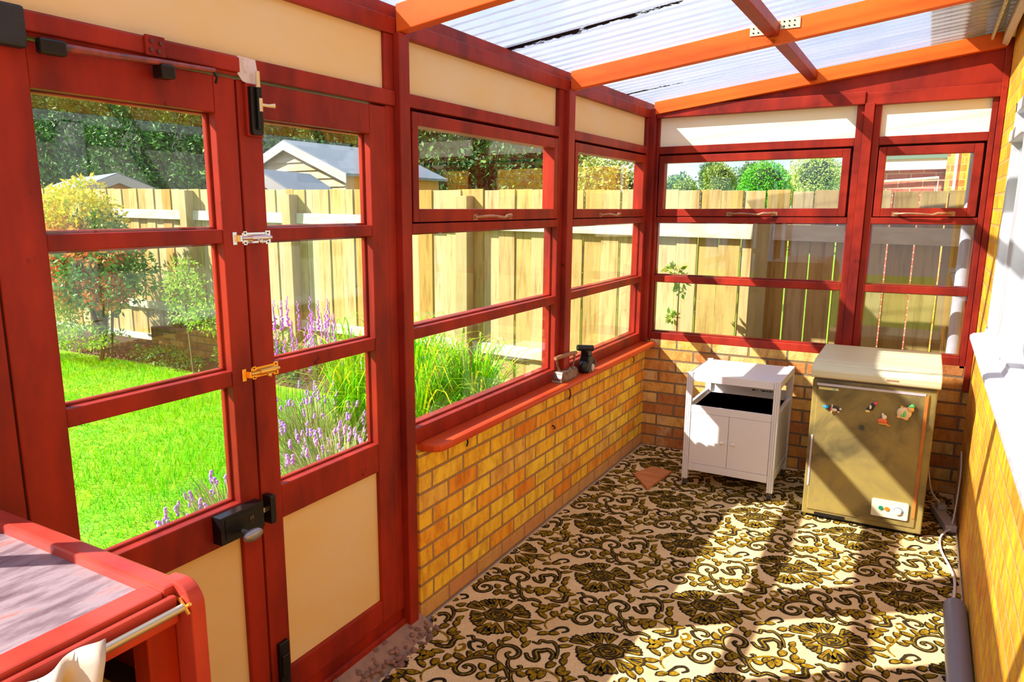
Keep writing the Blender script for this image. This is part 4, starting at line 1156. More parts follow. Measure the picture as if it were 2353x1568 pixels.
# wooden offcut on the carpet
q4 = [(0.183, 3.854), (0.335, 3.655), (0.372, 4.005), (0.243, 4.033)]
mb = MB(); mb.hexa([(a, b, 0.0085) for a, b in q4], [(a, b, 0.0225) for a, b in q4])
o = mb.build('wood_offcut', simple('orange brown plywood', (0.46, 0.15, 0.05), 0.55, var=(0.62, 0.26, 0.10), vscale=(5, 30, 5), lo=0.4, hi=0.75), bevel=0.001)
tag(o, 'flat four sided orange brown wood offcut on the carpet near the white trolley', 'piece of wood')


# ------------------------------------------------------------------ red cabinet in the near corner
def cabinet():
    t = empty('corner_cabinet', (0.30, -0.25, 0.0))
    tag(t, 'low red painted cabinet with a weathered top standing against the double doors', 'cabinet')
    T = 1.0
    weather, tt, b = nt('weathered top board')
    n = N(tt, 'ShaderNodeTexNoise', Detail=8, Roughness=0.7); n.inputs['Scale'].default_value = 1
    tt.links.new(coords(tt, 'World', (22, 5, 4)), n.inputs['Vector'])
    c = ramp(tt, n.outputs['Fac'], [(0.30, (0.08, 0.045, 0.06)), (0.44, (0.19, 0.13, 0.155)), (0.54, (0.28, 0.22, 0.255)), (0.64, (0.33, 0.13, 0.11)), (0.78, (0.33, 0.28, 0.31))])
    tt.links.new(c, b.inputs['Base Color']); b.inputs['Roughness'].default_value = 0.45
    PK = paint('worn pink red paint', (0.44, 0.055, 0.038), (0.30, 0.028, 0.022), rough=0.28)
    MB().box((0.012, -1.15, T - 0.030), (0.545, 0.388, T - 0.016)).build('top_panel', weather, t)
    MB().box((0.010, 0.386, T - 0.030), (0.592, 0.424, T + 0.004)).build('back_rim', PK, t, bevel=0.006)
    mb = MB(); mb.box((0.545, -1.15, T - 0.030), (0.592, 0.385, T)); mb.box((0.592, -1.15, T - 0.055), (0.606, 0.400, T - 0.008))
    mb.build('front_rim', PK, t, bevel=0.004)
    mb = MB(); mb.box((0.548, -1.15, T - 0.048), (0.592, 0.392, T - 0.031)); mb.build('front_rail', RED, t, bevel=0.003)
    arc = [(0.630 - 0.040 + 0.040 * math.cos(math.radians(q)), T + 0.008 - 0.040 + 0.040 * math.sin(math.radians(q))) for q in range(0, 91, 6)]
    side = [(0.012, 0.008), (0.632, 0.008)] + arc + [(0.560, T + 0.006), (0.560, T - 0.034), (0.012, T - 0.034)]
    MB().prism([(a, b_) for a, b_ in side], 0.405, 0.432, lambda u, w, d: (u, d, w)).build('side_panel', PK, t, bevel=0.003)
    MB().box((0.548, 0.352, 0.010), (0.590, 0.404, T - 0.049)).build('front_post', RED, t, bevel=0.003)
    MB().box((0.015, -1.15, 0.30), (0.56, 0.350, 0.32)).box((0.015, -1.15, 0.05), (0.03, 0.404, T - 0.03)).box((0.015, -1.15, 0.02), (0.60, -1.12, T - 0.03)).build('inner_boards', simple('dark brown inner board', (0.10, 0.05, 0.04), 0.6), t)
    MB().box((0.012, 0.345, 0.79), (0.54, 0.404, 0.812)).box((0.03, -1.1, 0.79), (0.545, 0.345, 0.81)).build('shelf', simple_once('dark brown shelf', (0.08, 0.045, 0.035), 0.6), t)
    # curtain rod with eyelets
    MB().tube([(0.618, 0.398, 0.975), (0.618, -1.1, 0.972)], 0.0065, 12).build('curtain_rod', STEEL, t, smooth=True)
    MB().tube([(0.592, 0.404, 0.983), (0.608, 0.402, 0.984), (0.622, 0.400, 0.976), (0.630, 0.400, 0.966)], 0.003, 6).tube([(0.592, 0.392, 0.968), (0.612, 0.398, 0.970), (0.630, 0.404, 0.982)], 0.003, 6).build('rod_hook', BRASS, t)
    # cream curtain gathered on the rod
    ns, nz = 220, 22
    vs = []
    r = random.Random(5)
    for j in range(nz):
        q = j / (nz - 1)
        for i in range(ns):
            s = i / (ns - 1)
            y = 0.268 - 0.22 * q * (1 - s) - 1.15 * s + 0.012 * math.sin(s * 60 + q * 3) * q
            ph = s * 95 + 1.8 * math.sin(s * 9)
            amp = 0.010 + 0.020 * min(1, q * 5)
            x = 0.634 + amp * math.sin(ph + q * 2.2 * math.sin(s * 14)) + 0.012 * math.sin(s * 37 + 6 * q)
            z = 0.995 - 0.40 * q + 0.006 * math.sin(ph * 0.5)
            if j == 0: x = 0.626 + 0.004 * math.sin(ph)
            vs.append((x, y, z))
    fs = [(j * ns + i, j * ns + i + 1, (j + 1) * ns + i + 1, (j + 1) * ns + i) for j in range(nz - 1) for i in range(ns - 1)]
    cl = MB().add(vs, fs).build('cream_curtain', simple('cream grey cotton', (0.56, 0.50, 0.42), 0.85, var=(0.44, 0.38, 0.34), vscale=(10, 10, 6)), smooth='all')
    md = cl.modifiers.new('thick', 'SOLIDIFY'); md.thickness = 0.0018
    tag(cl, 'cream grey cotton curtain gathered on the rod of the red cabinet', 'curtain')
    # pale rounded tray on the shelf
    rx0, rx1, ry0, ry1, rr = 0.09, 0.575, -0.25, 0.340, 0.07
    pl = []
    for cx, cy, a0_ in ((rx1 - rr, ry1 - rr, 0), (rx0 + rr, ry1 - rr, 90), (rx0 + rr, ry0 + rr, 180), (rx1 - rr, ry0 + rr, 270)):
        for k in range(7):
            q = math.radians(a0_ + 15 * k); pl.append((cx + rr * math.cos(q), cy + rr * math.sin(q)))
    o = MB().prism(pl, 0.812, 0.842, lambda u, w, d: (u, w, d)).build('serving_tray', simple('cream tray', (0.72, 0.60, 0.42), 0.35), bevel=0.004)
    tag(o, 'cream tray with rounded corners lying on the shelf inside the red cabinet', 'tray')


cabinet()

# rubble and moss at the doorway
r = random.Random(11)
V, F = [], []
mb = MB()
stones = []
for k in range(330):
    y = r.uniform(0.95, 1.88); x = r.uniform(0.006, 0.125) * (1 - 0.2 * max(0, (y - 1.7) / 0.2)); sz = r.uniform(0.003, 0.012)
    mb.ball((x, y, 0.006 + sz * 0.3 + 0.030 * max(0, 1 - x / 0.10) * r.random()), sz * r.uniform(0.8, 1.5), sz * r.uniform(0.8, 1.5), sz * r.uniform(0.5, 0.8), 6, 4)
o = mb.build('rubble', simple('pink brown mortar rubble', (0.30, 0.16, 0.12), 0.9, var=(0.12, 0.07, 0.06), vscale=(25, 25, 25)))
tag(o, 'crumbled pink brown mortar along the threshold of the double doors', 'rubble', kind='stuff')
mb = MB(); mb.prism([(0.0, 0.0), (0.085, 0.0), (0.030, 0.030), (0.0, 0.040)], 0.95, 1.875, lambda u, w, d: (u, d, w))
trim(mb, simple('pink grey mortar', (0.34, 0.20, 0.15), 0.95, var=(0.22, 0.14, 0.11), vscale=(20, 20, 20), bump=0.6), bevel=0, label='mortar fillet under the door threshold')
vs, fs = [], []
for k in range(260):
    a = r.uniform(0, 6.28); rr = 0.022 * math.sqrt(r.random()); x = 0.062 + rr * math.cos(a); y = 1.235 + 1.4 * rr * math.sin(a); h = r.uniform(0.012, 0.032)
    n0 = len(vs); w = 0.0022
    vs += [(x - w, y, 0.006), (x + w, y, 0.006), (x + r.uniform(-0.012, 0.012), y + r.uniform(-0.012, 0.012), 0.006 + h)]
    fs.append((n0, n0 + 1, n0 + 2))
o = np_mesh('moss_tuft', vs, fs, island('moss', [(0, (0.01, 0.05, 0.012)), (1, (0.03, 0.12, 0.03))]))
tag(o, 'dark green moss tuft on the rubble at the door threshold', 'moss', kind='stuff')

# ------------------------------------------------------------------ garden
rng = np.random.default_rng(4)


def leaves(centers, size, normals=None, aspect=0.45, jitter=0.5):
    """one pointed leaf (two triangles) at each centre"""
    n = len(centers)
    centers = np.asarray(centers, float)
    size = np.broadcast_to(size, (n,))[:, None] * rng.uniform(1 - jitter, 1 + jitter, (n, 1))
    d = rng.normal(size=(n, 3)); d /= np.linalg.norm(d, axis=1)[:, None]
    if normals is not None:
        d = d * 0.8 + normals * 0.6; d /= np.linalg.norm(d, axis=1)[:, None]
    e = rng.normal(size=(n, 3)); e -= d * (e * d).sum(1)[:, None]; e /= np.linalg.norm(e, axis=1)[:, None]
    tip = centers + d * size; mid = centers + d * size * 0.45
    a = mid + e * size * aspect * 0.5; b = mid - e * size * aspect * 0.5
    V = np.stack([centers, a, tip, b], 1).reshape(-1, 3)
    F = (np.arange(n)[:, None] * 4 + np.array([[0, 1, 2, 3]]))
    return V, F


def shell(c, r, n, thick=0.35, lump=0.18, k=5, zmin=None):
    """points in the outer shell of a lumpy ellipsoid, and outward directions"""
    d = rng.normal(size=(n, 3)); d /= np.linalg.norm(d, axis=1)[:, None]
    f = 1 + lump * np.sin(k * d[:, 0] + 1.3) * np.sin(k * d[:, 1] + 0.4) + lump * np.sin(k * 1.7 * d[:, 2] + c[0]) * np.cos(k * 1.3 * d[:, 0] + c[1])
    q = 1 - thick * rng.random(n) ** 2
    p = np.array(c) + d * np.array(r) * (f * q)[:, None]
    if zmin is not None:
        m = p[:, 2] > zmin; return p[m], d[m]
    return p, d


def merge(parts):
    V, F, o = [], [], 0
    for v, f in parts:
        V.append(v); F.append(np.asarray(f) + o); o += len(v)
    return np.concatenate(V), np.concatenate(F)


LAWN_G = simple('garden ground', (0.14, 0.44, 0.002), 0.95, var=(0.26, 0.38, 0.004), vscale=(3, 3, 3))
SOIL = simple('dark bed soil', (0.10, 0.055, 0.03), 0.95, var=(0.05, 0.03, 0.02), vscale=(12, 12, 12), bump=0.6)
g = MB(); g.box((-60, -12, -0.6), (W, 70, -0.06)); g.box((W + 0.1, 4.7, -0.6), (20, 70, -0.06))
struct(g.build('garden_ground', LAWN_G), 'ground of the gardens behind the fence')
struct(MB().box((-9.0, -3.5, -0.06), (-0.12, 4.55, -0.005)).build('lawn_base', LAWN_G))
# lawn
n = 120000
x = -0.30 - rng.random(n) ** 1.25 * 7.4; y = rng.uniform(-0.4, 4.75, n)
m = ~((x > -1.35) & (y > 2.5) & (y < 4.2) & (x > -0.5)) & (y < 4.36 + 0.06 * np.sin(x * 3))
x, y = x[m], y[m]; n = len(x)
hgt = rng.uniform(0.025, 0.065, n) * (1 + 0.5 * np.sin(x * 2.3) * np.sin(y * 3.1))
w = 0.0022 + 0.0012 * np.abs(x) / 3
an = rng.uniform(0, 6.28, n); bx, by = rng.normal(0, 0.022, n), rng.normal(0, 0.022, n)
z0 = -0.005
V = np.stack([np.stack([x - w * np.cos(an), y - w * np.sin(an), np.full(n, z0)], 1), np.stack([x + w * np.cos(an), y + w * np.sin(an), np.full(n, z0)], 1), np.stack([x + bx, y + by, z0 + hgt], 1)], 1).reshape(-1, 3)
F = np.arange(3 * n).reshape(-1, 3)
GRASS = island('lawn grass', [(0.0, (0.05, 0.42, 0.001)), (0.4, (0.15, 0.62, 0.001)), (0.75, (0.30, 0.70, 0.002)), (0.93, (0.46, 0.64, 0.006)), (1.0, (0.66, 0.56, 0.08))], trans=0.35)
tag(np_mesh('lawn', V, F, GRASS), 'bright green lawn outside the double doors', 'lawn', kind='stuff')

# timber fence, bay by bay, with posts
FB = island('fence board', [(0.0, (0.36, 0.25, 0.065)), (0.4, (0.46, 0.355, 0.125)), (0.7, (0.50, 0.42, 0.22)), (1.0, (0.40, 0.25, 0.055))], rough=0.8)
t_ = FB.node_tree; b_ = t_.nodes['Principled BSDF']
src = b_.inputs['Base Color'].links[0].from_socket
nn = N(t_, 'ShaderNodeTexNoise', Detail=6, Roughness=0.7); nn.inputs['Scale'].default_value = 1
t_.links.new(coords(t_, 'World', (28, 28, 2.2)), nn.inputs['Vector'])
k_ = ramp(t_, nn.outputs['Fac'], [(0.30, (0.62, 0.50, 0.36)), (0.5, (1, 1, 1)), (0.72, (1.12, 1.12, 1.12))])
t_.links.new(mixc(t_, 1.0, src, k_, 'MULTIPLY'), b_.inputs['Base Color'])
RAIL = simple('bleached fence rail', (0.60, 0.57, 0.46), 0.8, var=(0.50, 0.42, 0.27), vscale=(6, 20, 20))
POST = simple('fence post wood', (0.42, 0.34, 0.17), 0.8, var=(0.33, 0.28, 0.09), vscale=(20, 20, 3))
STONE = simple('pale gravel board', (0.62, 0.58, 0.52), 0.9)
FYB = 5.10


def ftop(x): return 1.715 - 0.0185 * x


posts = [2.9, 0.61, -1.745, -3.74, -5.26, -7.20, -9.1, -11.0, -12.9]
rr = random.Random(2)
for k in range(len(posts) - 1):
    xb, xa = posts[k], posts[k + 1]
    lb = ['fence bay behind the narrow end window, its boards parted by slits', 'fence bay behind the wide end window and the corner window', 'fence bay behind the wide left wall window', 'fence bay behind the plain door', 'fence bay behind the small green shrub', 'fence bay behind the red leaved shrub', 'fence bay at the far left of the garden', 'furthest fence bay on the left'][k]
    t = empty('timber_fence', ((xa + xb) / 2, FYB, 0))
    tag(t, lb, 'fence', 'bays of the garden fence')
    mb = MB(); x_ = xa + 0.0
    gap = 0.008 if k == 0 else 0.0045
    i = 0
    while x_ < xb - 0.02:
        bw = rr.uniform(0.138, 0.152); bw = min(bw, xb - x_)
        dz = rr.uniform(-0.006, 0.006)
        mb.box((x_ + gap / 2, FYB + (0.012 if i % 2 else 0), 0.16), (x_ + bw - gap / 2, FYB + 0.018, ftop(x_) + dz))
        x_ += bw; i += 1
    mb.build('boards', FB, t, bevel=0.002)
    for dz, hh in ((-0.325, 0.100), (-1.36, 0.09)) if k else ((-0.325, 0.105),):
        mb = MB(); xa_, xb_ = xa, xb; xa, xb = xa + 0.057, xb - 0.057; mb.hexa([(xa, FYB - 0.040, ftop(xa) + dz), (xb, FYB - 0.040, ftop(xb) + dz), (xb, FYB, ftop(xb) + dz), (xa, FYB, ftop(xa) + dz)], [(xa, FYB - 0.034, ftop(xa) + dz + hh), (xb, FYB - 0.034, ftop(xb) + dz + hh), (xb, FYB, ftop(xb) + dz + hh), (xa, FYB, ftop(xa) + dz + hh)])
        mb.build('rail', RAIL, t, bevel=0.003); xa, xb = xa_, xb_
    MB().box((xa + 0.05, FYB - 0.03, -0.02), (xb - 0.05, FYB + 0.02, 0.160)).build('gravel_board', STONE, t)
for k, xp in enumerate(posts):
    top = ftop(xp) - (0.135 if k == 1 else 0.015 if k in (4,) else 0.05)
    lb = ['fence post beyond the house corner', 'square fence post behind the wide end window, lower than the boards', 'fence post behind the wide left wall window', 'fence post behind the plain door near the pale shed', 'tall fence post behind the lock door', 'fence post behind the red leaved shrub', 'fence post left of the red leaved shrub', 'fence post further left beyond the shrub', 'furthest fence post on the left'][k]
    o = MB().box((xp - 0.055, FYB - 0.115, -0.05), (xp + 0.055, FYB - 0.001, top)).build('fence_post', POST, bevel=0.004)
    tag(o, lb, 'fence post', 'posts of the garden fence')

# downpipe outside the end window
t = empty('downpipe', (1.745, 4.72, 0))
tag(t, 'grey lilac downpipe outside the narrow end window', 'downpipe')
MB().tube([(1.742, 4.72, -0.02), (1.742, 4.72, 1.50), (1.745, 4.72, 2.6)], 0.034, 16).build('pipe', PIPE, t, smooth=True)
MB().cyl((1.742, 4.72, 1.10), (1.742, 4.72, 1.145), 0.040, 16).build('collar', PIPE, t, smooth=True)

# brick edging and soil bed in front of the fence
BRK = brick('brown edging brick', 'x', [(0.0, (0.20, 0.09, 0.05)), (0.5, (0.32, 0.16, 0.07)), (1.0, (0.40, 0.24, 0.10))], (0.12, 0.09, 0.06), base_pink=False)
o = MB().box((-5.6, 4.72, -0.02), (-3.2, 4.82, 0.34)).box((-5.6, 4.82, -0.02), (-3.2, 4.98, 0.30)).build('brick_edging', BRK, bevel=0.006)
tag(o, 'low dark brown brick bed wall at the foot of the fence', 'bed wall')
mb = MB(); mb.hexa([(-8.9, 4.42, -0.02), (-0.3, 4.45, -0.02), (-0.3, 5.0, -0.02), (-8.9, 5.0, -0.02)], [(-8.9, 4.48, 0.05), (-0.3, 4.55, 0.03), (-0.3, 4.99, 0.10), (-8.9, 4.99, 0.12)])
tag(mb.build('soil_bed', SOIL), 'dark soil strip between the lawn and the fence', 'soil', kind='stuff')


def blade_plant(name, label, cat, c, n, h, spread, mat, wd=0.012, droop=0.5, group=None, hvar=0.35, base_r=0.12, segs=6):
    V, F, o = [], [], 0
    for i in range(n):
        a = rng.uniform(0, 6.283); r0 = base_r * math.sqrt(rng.random()); hh = h * rng.uniform(1 - hvar, 1 + hvar * 0.4); sp = spread * rng.uniform(0.15, 1.0)
        bx, by = c[0] + r0 * math.cos(a), c[1] + r0 * math.sin(a)
        ca, sa = math.cos(a + rng.normal(0, 0.3)), math.sin(a + rng.normal(0, 0.3))
        L_ = []
        for j in range(segs + 1):
            q = j / segs
            out = sp * q ** 1.5
            z = c[2] + hh * (q * 1.25 - droop * q ** 3)
            ww = wd * (1 - q) ** 0.6 * (0.6 + 0.6 * min(1, q * 4)) + 0.0006
            L_.append((bx + ca * out, by + sa * out, z, ww))
        for (px_, py_, pz, ww) in L_:
            V.append((px_ - sa * ww / 2, py_ + ca * ww / 2, pz)); V.append((px_ + sa * ww / 2, py_ - ca * ww / 2, pz))
        for j in range(segs): F.append((o + 2 * j, o + 2 * j + 1, o + 2 * j + 3, o + 2 * j + 2))
        o += 2 * (segs + 1)
    return np.array(V), np.array(F)


LILY = island('daylily leaf', [(0.0, (0.05, 0.38, 0.002)), (0.4, (0.18, 0.60, 0.003)), (0.75, (0.42, 0.72, 0.004)), (1.0, (0.80, 0.76, 0.015))], rough=0.45, trans=0.3)
t = empty('strap_leaved_plant', (-0.95, 3.3, 0))
tag(t, 'large clump of arching bright green strap leaves outside the wide left window', 'plant')
parts_ = [blade_plant('', '', '', c, n_, h, s, None, wd=0.013, droop=d) for c, n_, h, s, d in (((-0.95, 3.12, 0.0), 330, 1.22, 0.50, 0.70), ((-1.25, 3.50, 0.0), 320, 1.22, 0.52, 0.66), ((-0.90, 3.72, 0.0), 300, 1.02, 0.50, 0.70), ((-0.60, 3.35, 0.0), 300, 0.86, 0.42, 0.85), ((-0.62, 3.05, 0.0), 260, 0.80, 0.36, 0.88), ((-1.35, 3.15, 0.0), 240, 1.20, 0.45, 0.66))]
V, F = merge(parts_)
V[:, 0] = np.minimum(V[:, 0], -0.16)
np_mesh('foliage', V, F, LILY, t)
FLW = simple('orange bud', (0.75, 0.22, 0.04), 0.5)
mb = MB()
for (a, b, h) in ((-1.25, 3.9, 0.85), (-1.05, 3.8, 0.80), (-1.0, 3.95, 0.75), (-1.15, 4.0, 0.88)):
    mb.tube([(a, b, 0.0), (a + 0.02, b, h * 0.6), (a + 0.04, b + 0.03, h)], 0.004, 5)
    mb.ball((a + 0.04, b + 0.03, h), 0.012, 0.012, 0.022, 6, 5)
mb.build('flower_stalk', simple('stalk green', (0.30, 0.42, 0.06), 0.6), t)


def lavender(c, rad, h, nst, label, dry=0.3):
    t = empty('lavender_bush', c)
    tag(t, label, 'lavender', 'lavender bushes by the doors')
    V, F = blade_plant('', '', '', c, int(nst * 9), h * 0.95, rad * 0.85, None, wd=0.006, droop=0.35, base_r=rad * 0.45, segs=4)
    np_mesh('foliage', V, F, island_once('lavender foliage', [(0.0, (0.16, 0.28, 0.06)), (0.5, (0.30, 0.42, 0.10)), (0.8, (0.55, 0.46, 0.22)), (1.0, (0.70, 0.56, 0.34))], rough=0.6, trans=0.2), t)
    st = MB(); fl = MB()
    r = random.Random(int(c[1] * 100))
    for i in range(nst):
        a = r.uniform(0, 6.283); q = math.sqrt(r.random()); 
        bx, by = c[0] + 0.3 * rad * q * math.cos(a), c[1] + 0.3 * rad * q * math.sin(a)
        tx, ty = c[0] + rad * 1.15 * q * math.cos(a), c[1] + rad * 1.15 * q * math.sin(a)
        tz = c[2] + h * (1.05 - 0.42 * q ** 2) * r.uniform(0.85, 1.08)
        st.tube([(bx, by, c[2]), ((bx + tx) / 2, (by + ty) / 2, c[2] + (tz - c[2]) * 0.6), (tx, ty, tz)], 0.0018, 3)
        fl = MB()
        for j in range(r.randint(3, 5)):
            fl.ball((tx + r.uniform(-0.004, 0.004), ty + r.uniform(-0.004, 0.004), tz - 0.009 * j), 0.0088 * r.uniform(0.7, 1.1), None, 0.0078, 5, 4)
        fl.build('flower_head', island_once('lavender flower', [(0.0, (0.36, 0.14, 0.70)), (0.5, (0.50, 0.22, 0.88)), (1.0, (0.68, 0.42, 0.95))], rough=0.7), t)
    st.build('stems', simple_once('lavender stem', (0.36, 0.42, 0.16), 0.7), t)['kind'] = 'stuff'


_ic = {}


def island_once(name, *a, **k):
    if name not in _ic: _ic[name] = island(name, *a, **k)
    return _ic[name]


lavender((-0.70, 2.25, 0.0), 0.44, 0.52, 98, 'lavender bush seen through the plain door just outside it')
lavender((-1.40, 2.85, 0.0), 0.42, 0.54, 95, 'lavender bush further out on the lawn behind the nearer one')
lavender((-0.85, 1.75, 0.0), 0.30, 0.46, 70, 'lavender bush showing at the right edge of the lock door glass')

# purple loosestrife spikes
t = empty('purple_spires', (-2.3, 3.65, 0))
tag(t, 'tall thin stems with purple flower spires on the lawn behind the plain door', 'flowers')
st = MB(); fl = MB(); r = random.Random(8)
for i in range(34):
    x_ = -2.2 + r.gauss(0, 0.16); y_ = 3.62 + r.gauss(0, 0.16); hh = r.uniform(0.62, 0.98)
    st.tube([(x_, y_, 0), (x_ + 0.01, y_ + 0.01, hh * 0.6), (x_ + r.uniform(-.03, .03), y_ + r.uniform(-.03, .03), hh)], 0.003, 4)
    fl = MB()
    for j in range(14):
        q = j / 14
        fl.ball((x_ + r.uniform(-0.008, 0.008), y_ + r.uniform(-0.008, 0.008), hh - 0.22 * q + 0.02), 0.010 * (0.4 + q), None, 0.010, 5, 4)
    fl.build('flower_spire', island_once('purple flower', [(0.0, (0.55, 0.08, 0.85)), (1.0, (0.80, 0.28, 1.0))], rough=0.6), t)
st.build('stems', simple_once('spire stem', (0.22, 0.36, 0.10), 0.7), t)['kind'] = 'stuff'


def shrub(name, label, cat, lumps, nleaf, size, mats, trunk=None, group=None, thick=0.5):
    """lumps: list of (centre, radii, material index) - each kind of leaf a part"""
    c0 = lumps[0][0]
    t = empty(name, (c0[0], c0[1], 0))
    tag(t, label, cat, group)
    for mi, (nm, mat) in enumerate(mats):
        parts_ = []
        for c, rad, k in lumps:
            if k != mi: continue
            nl = int(nleaf * (rad[0] * rad[2]) / (lumps[0][1][0] * lumps[0][1][2])) + 20
            p, d = shell(c, rad, nl, thick=thick)
            parts_.append(leaves(p, size, d))
        if parts_:
            V, F = merge(parts_); np_mesh(nm, V, F, mat, t)
    if trunk:
        mb = MB()
        for pts, rad in trunk: mb.tube(pts, rad, 7)
        mb.build('trunk', simple_once('grey brown bark', (0.14, 0.09, 0.06), 0.8), t)
    return t


YG = island_once('yellow green leaf', [(0.0, (0.40, 0.50, 0.03)), (0.5, (0.66, 0.62, 0.05)), (1.0, (0.85, 0.62, 0.06))], rough=0.5, trans=0.3)
RL = island_once('red young leaf', [(0.0, (0.75, 0.16, 0.05)), (0.5, (0.80, 0.28, 0.06)), (1.0, (0.85, 0.45, 0.08))], rough=0.5, trans=0.25)
GL = island_once('mid green leaf', [(0.0, (0.06, 0.18, 0.04)), (0.5, (0.12, 0.30, 0.06)), (1.0, (0.24, 0.42, 0.10))], rough=0.45, trans=0.2)
BG = island_once('bright green leaf', [(0.0, (0.18, 0.42, 0.03)), (0.5, (0.34, 0.56, 0.06)), (1.0, (0.52, 0.62, 0.12))], rough=0.5, trans=0.3)
shrub('red_leaved_shrub', 'yellow green shrub tipped with red leaves in front of the fence behind the lock door', 'shrub',
      [((-6.05, 4.25, 1.45), (0.50, 0.40, 0.42), 0), ((-5.55, 4.2, 0.98), (0.50, 0.40, 0.38), 2), ((-6.45, 4.3, 0.95), (0.45, 0.35, 0.45), 0), ((-6.6, 4.3, 1.42), (0.35, 0.3, 0.22), 1), ((-5.45, 4.15, 1.20), (0.36, 0.3, 0.14), 1), ((-6.0, 4.1, 0.95), (0.42, 0.30, 0.26), 1), ((-5.35, 4.1, 0.80), (0.22, 0.2, 0.16), 1), ((-5.9, 4.1, 1.30), (0.35, 0.25, 0.15), 1), ((-5.75, 4.3, 1.25), (0.30, 0.3, 0.30), 2)],
      5200, 0.050, (('yellow_leaves', YG), ('red_leaves', RL), ('green_leaves', GL)), trunk=[([(-5.9, 4.3, 0), (-5.75, 4.28, 0.35), (-5.65, 4.25, 0.75)], 0.03), ([(-5.85, 4.3, 0.3), (-6.1, 4.3, 0.8), (-6.15, 4.3, 1.2)], 0.02), ([(-5.7, 4.3, 0.1), (-5.45, 4.2, 0.6)], 0.015)])
shrub('small_green_shrub', 'small feathery green shrub against the fence right of the red leaved shrub', 'shrub',
      [((-4.50, 4.35, 0.80), (0.20, 0.18, 0.32), 0), ((-4.15, 4.35, 0.60), (0.26, 0.2, 0.16), 0)], 900, 0.040, (('leaves', BG),), trunk=[([(-4.45, 4.35, 0), (-4.5, 4.35, 0.75)], 0.012)])
shrub('low_green_shrub', 'low bright green shrub at the left edge of the lock door glass', 'shrub',
      [((-6.55, 4.1, 0.42), (0.42, 0.35, 0.30), 0), ((-5.9, 4.1, 0.30), (0.55, 0.3, 0.12), 0)], 2200, 0.036, (('leaves', BG),))
shrub('bed_ground_plant', 'weedy green plants trailing over the brown brick bed wall', 'plant',
      [((-4.0, 4.55, 0.16), (0.35, 0.15, 0.14), 0), ((-3.4, 4.5, 0.30), (0.16, 0.12, 0.26), 0), ((-5.0, 4.45, 0.10), (0.55, 0.15, 0.10), 0)], 900, 0.030, (('leaves', GL),))
shrub('climber_sprig', 'small green sprig poking up outside the end window beside the corner post', 'plant',
      [((0.12, 4.75, 1.17), (0.05, 0.03, 0.05), 0), ((0.17, 4.75, 1.08), (0.04, 0.03, 0.06), 0), ((0.11, 4.75, 0.86), (0.03, 0.03, 0.03), 0)], 34, 0.045, (('leaves', BG),), trunk=[([(0.15, 4.75, 0), (0.15, 4.75, 1.1)], 0.004)])


# ------------------------------------------------------------------ behind the fence: sheds, hedge, trees, neighbour
ROOFG = simple('blue grey roofing felt', (0.20, 0.25, 0.29), 0.8, var=(0.16, 0.20, 0.23), vscale=(1, 1, 1))
CLAD = simple('weathered pale cladding', (0.46, 0.30, 0.12), 0.8, var=(0.58, 0.52, 0.40), vscale=(2, 2, 9))
TIM = simple('orange timber', (0.56, 0.26, 0.06), 0.7)
PALE = simple('pale barge board', (0.42, 0.40, 0.38), 0.7)


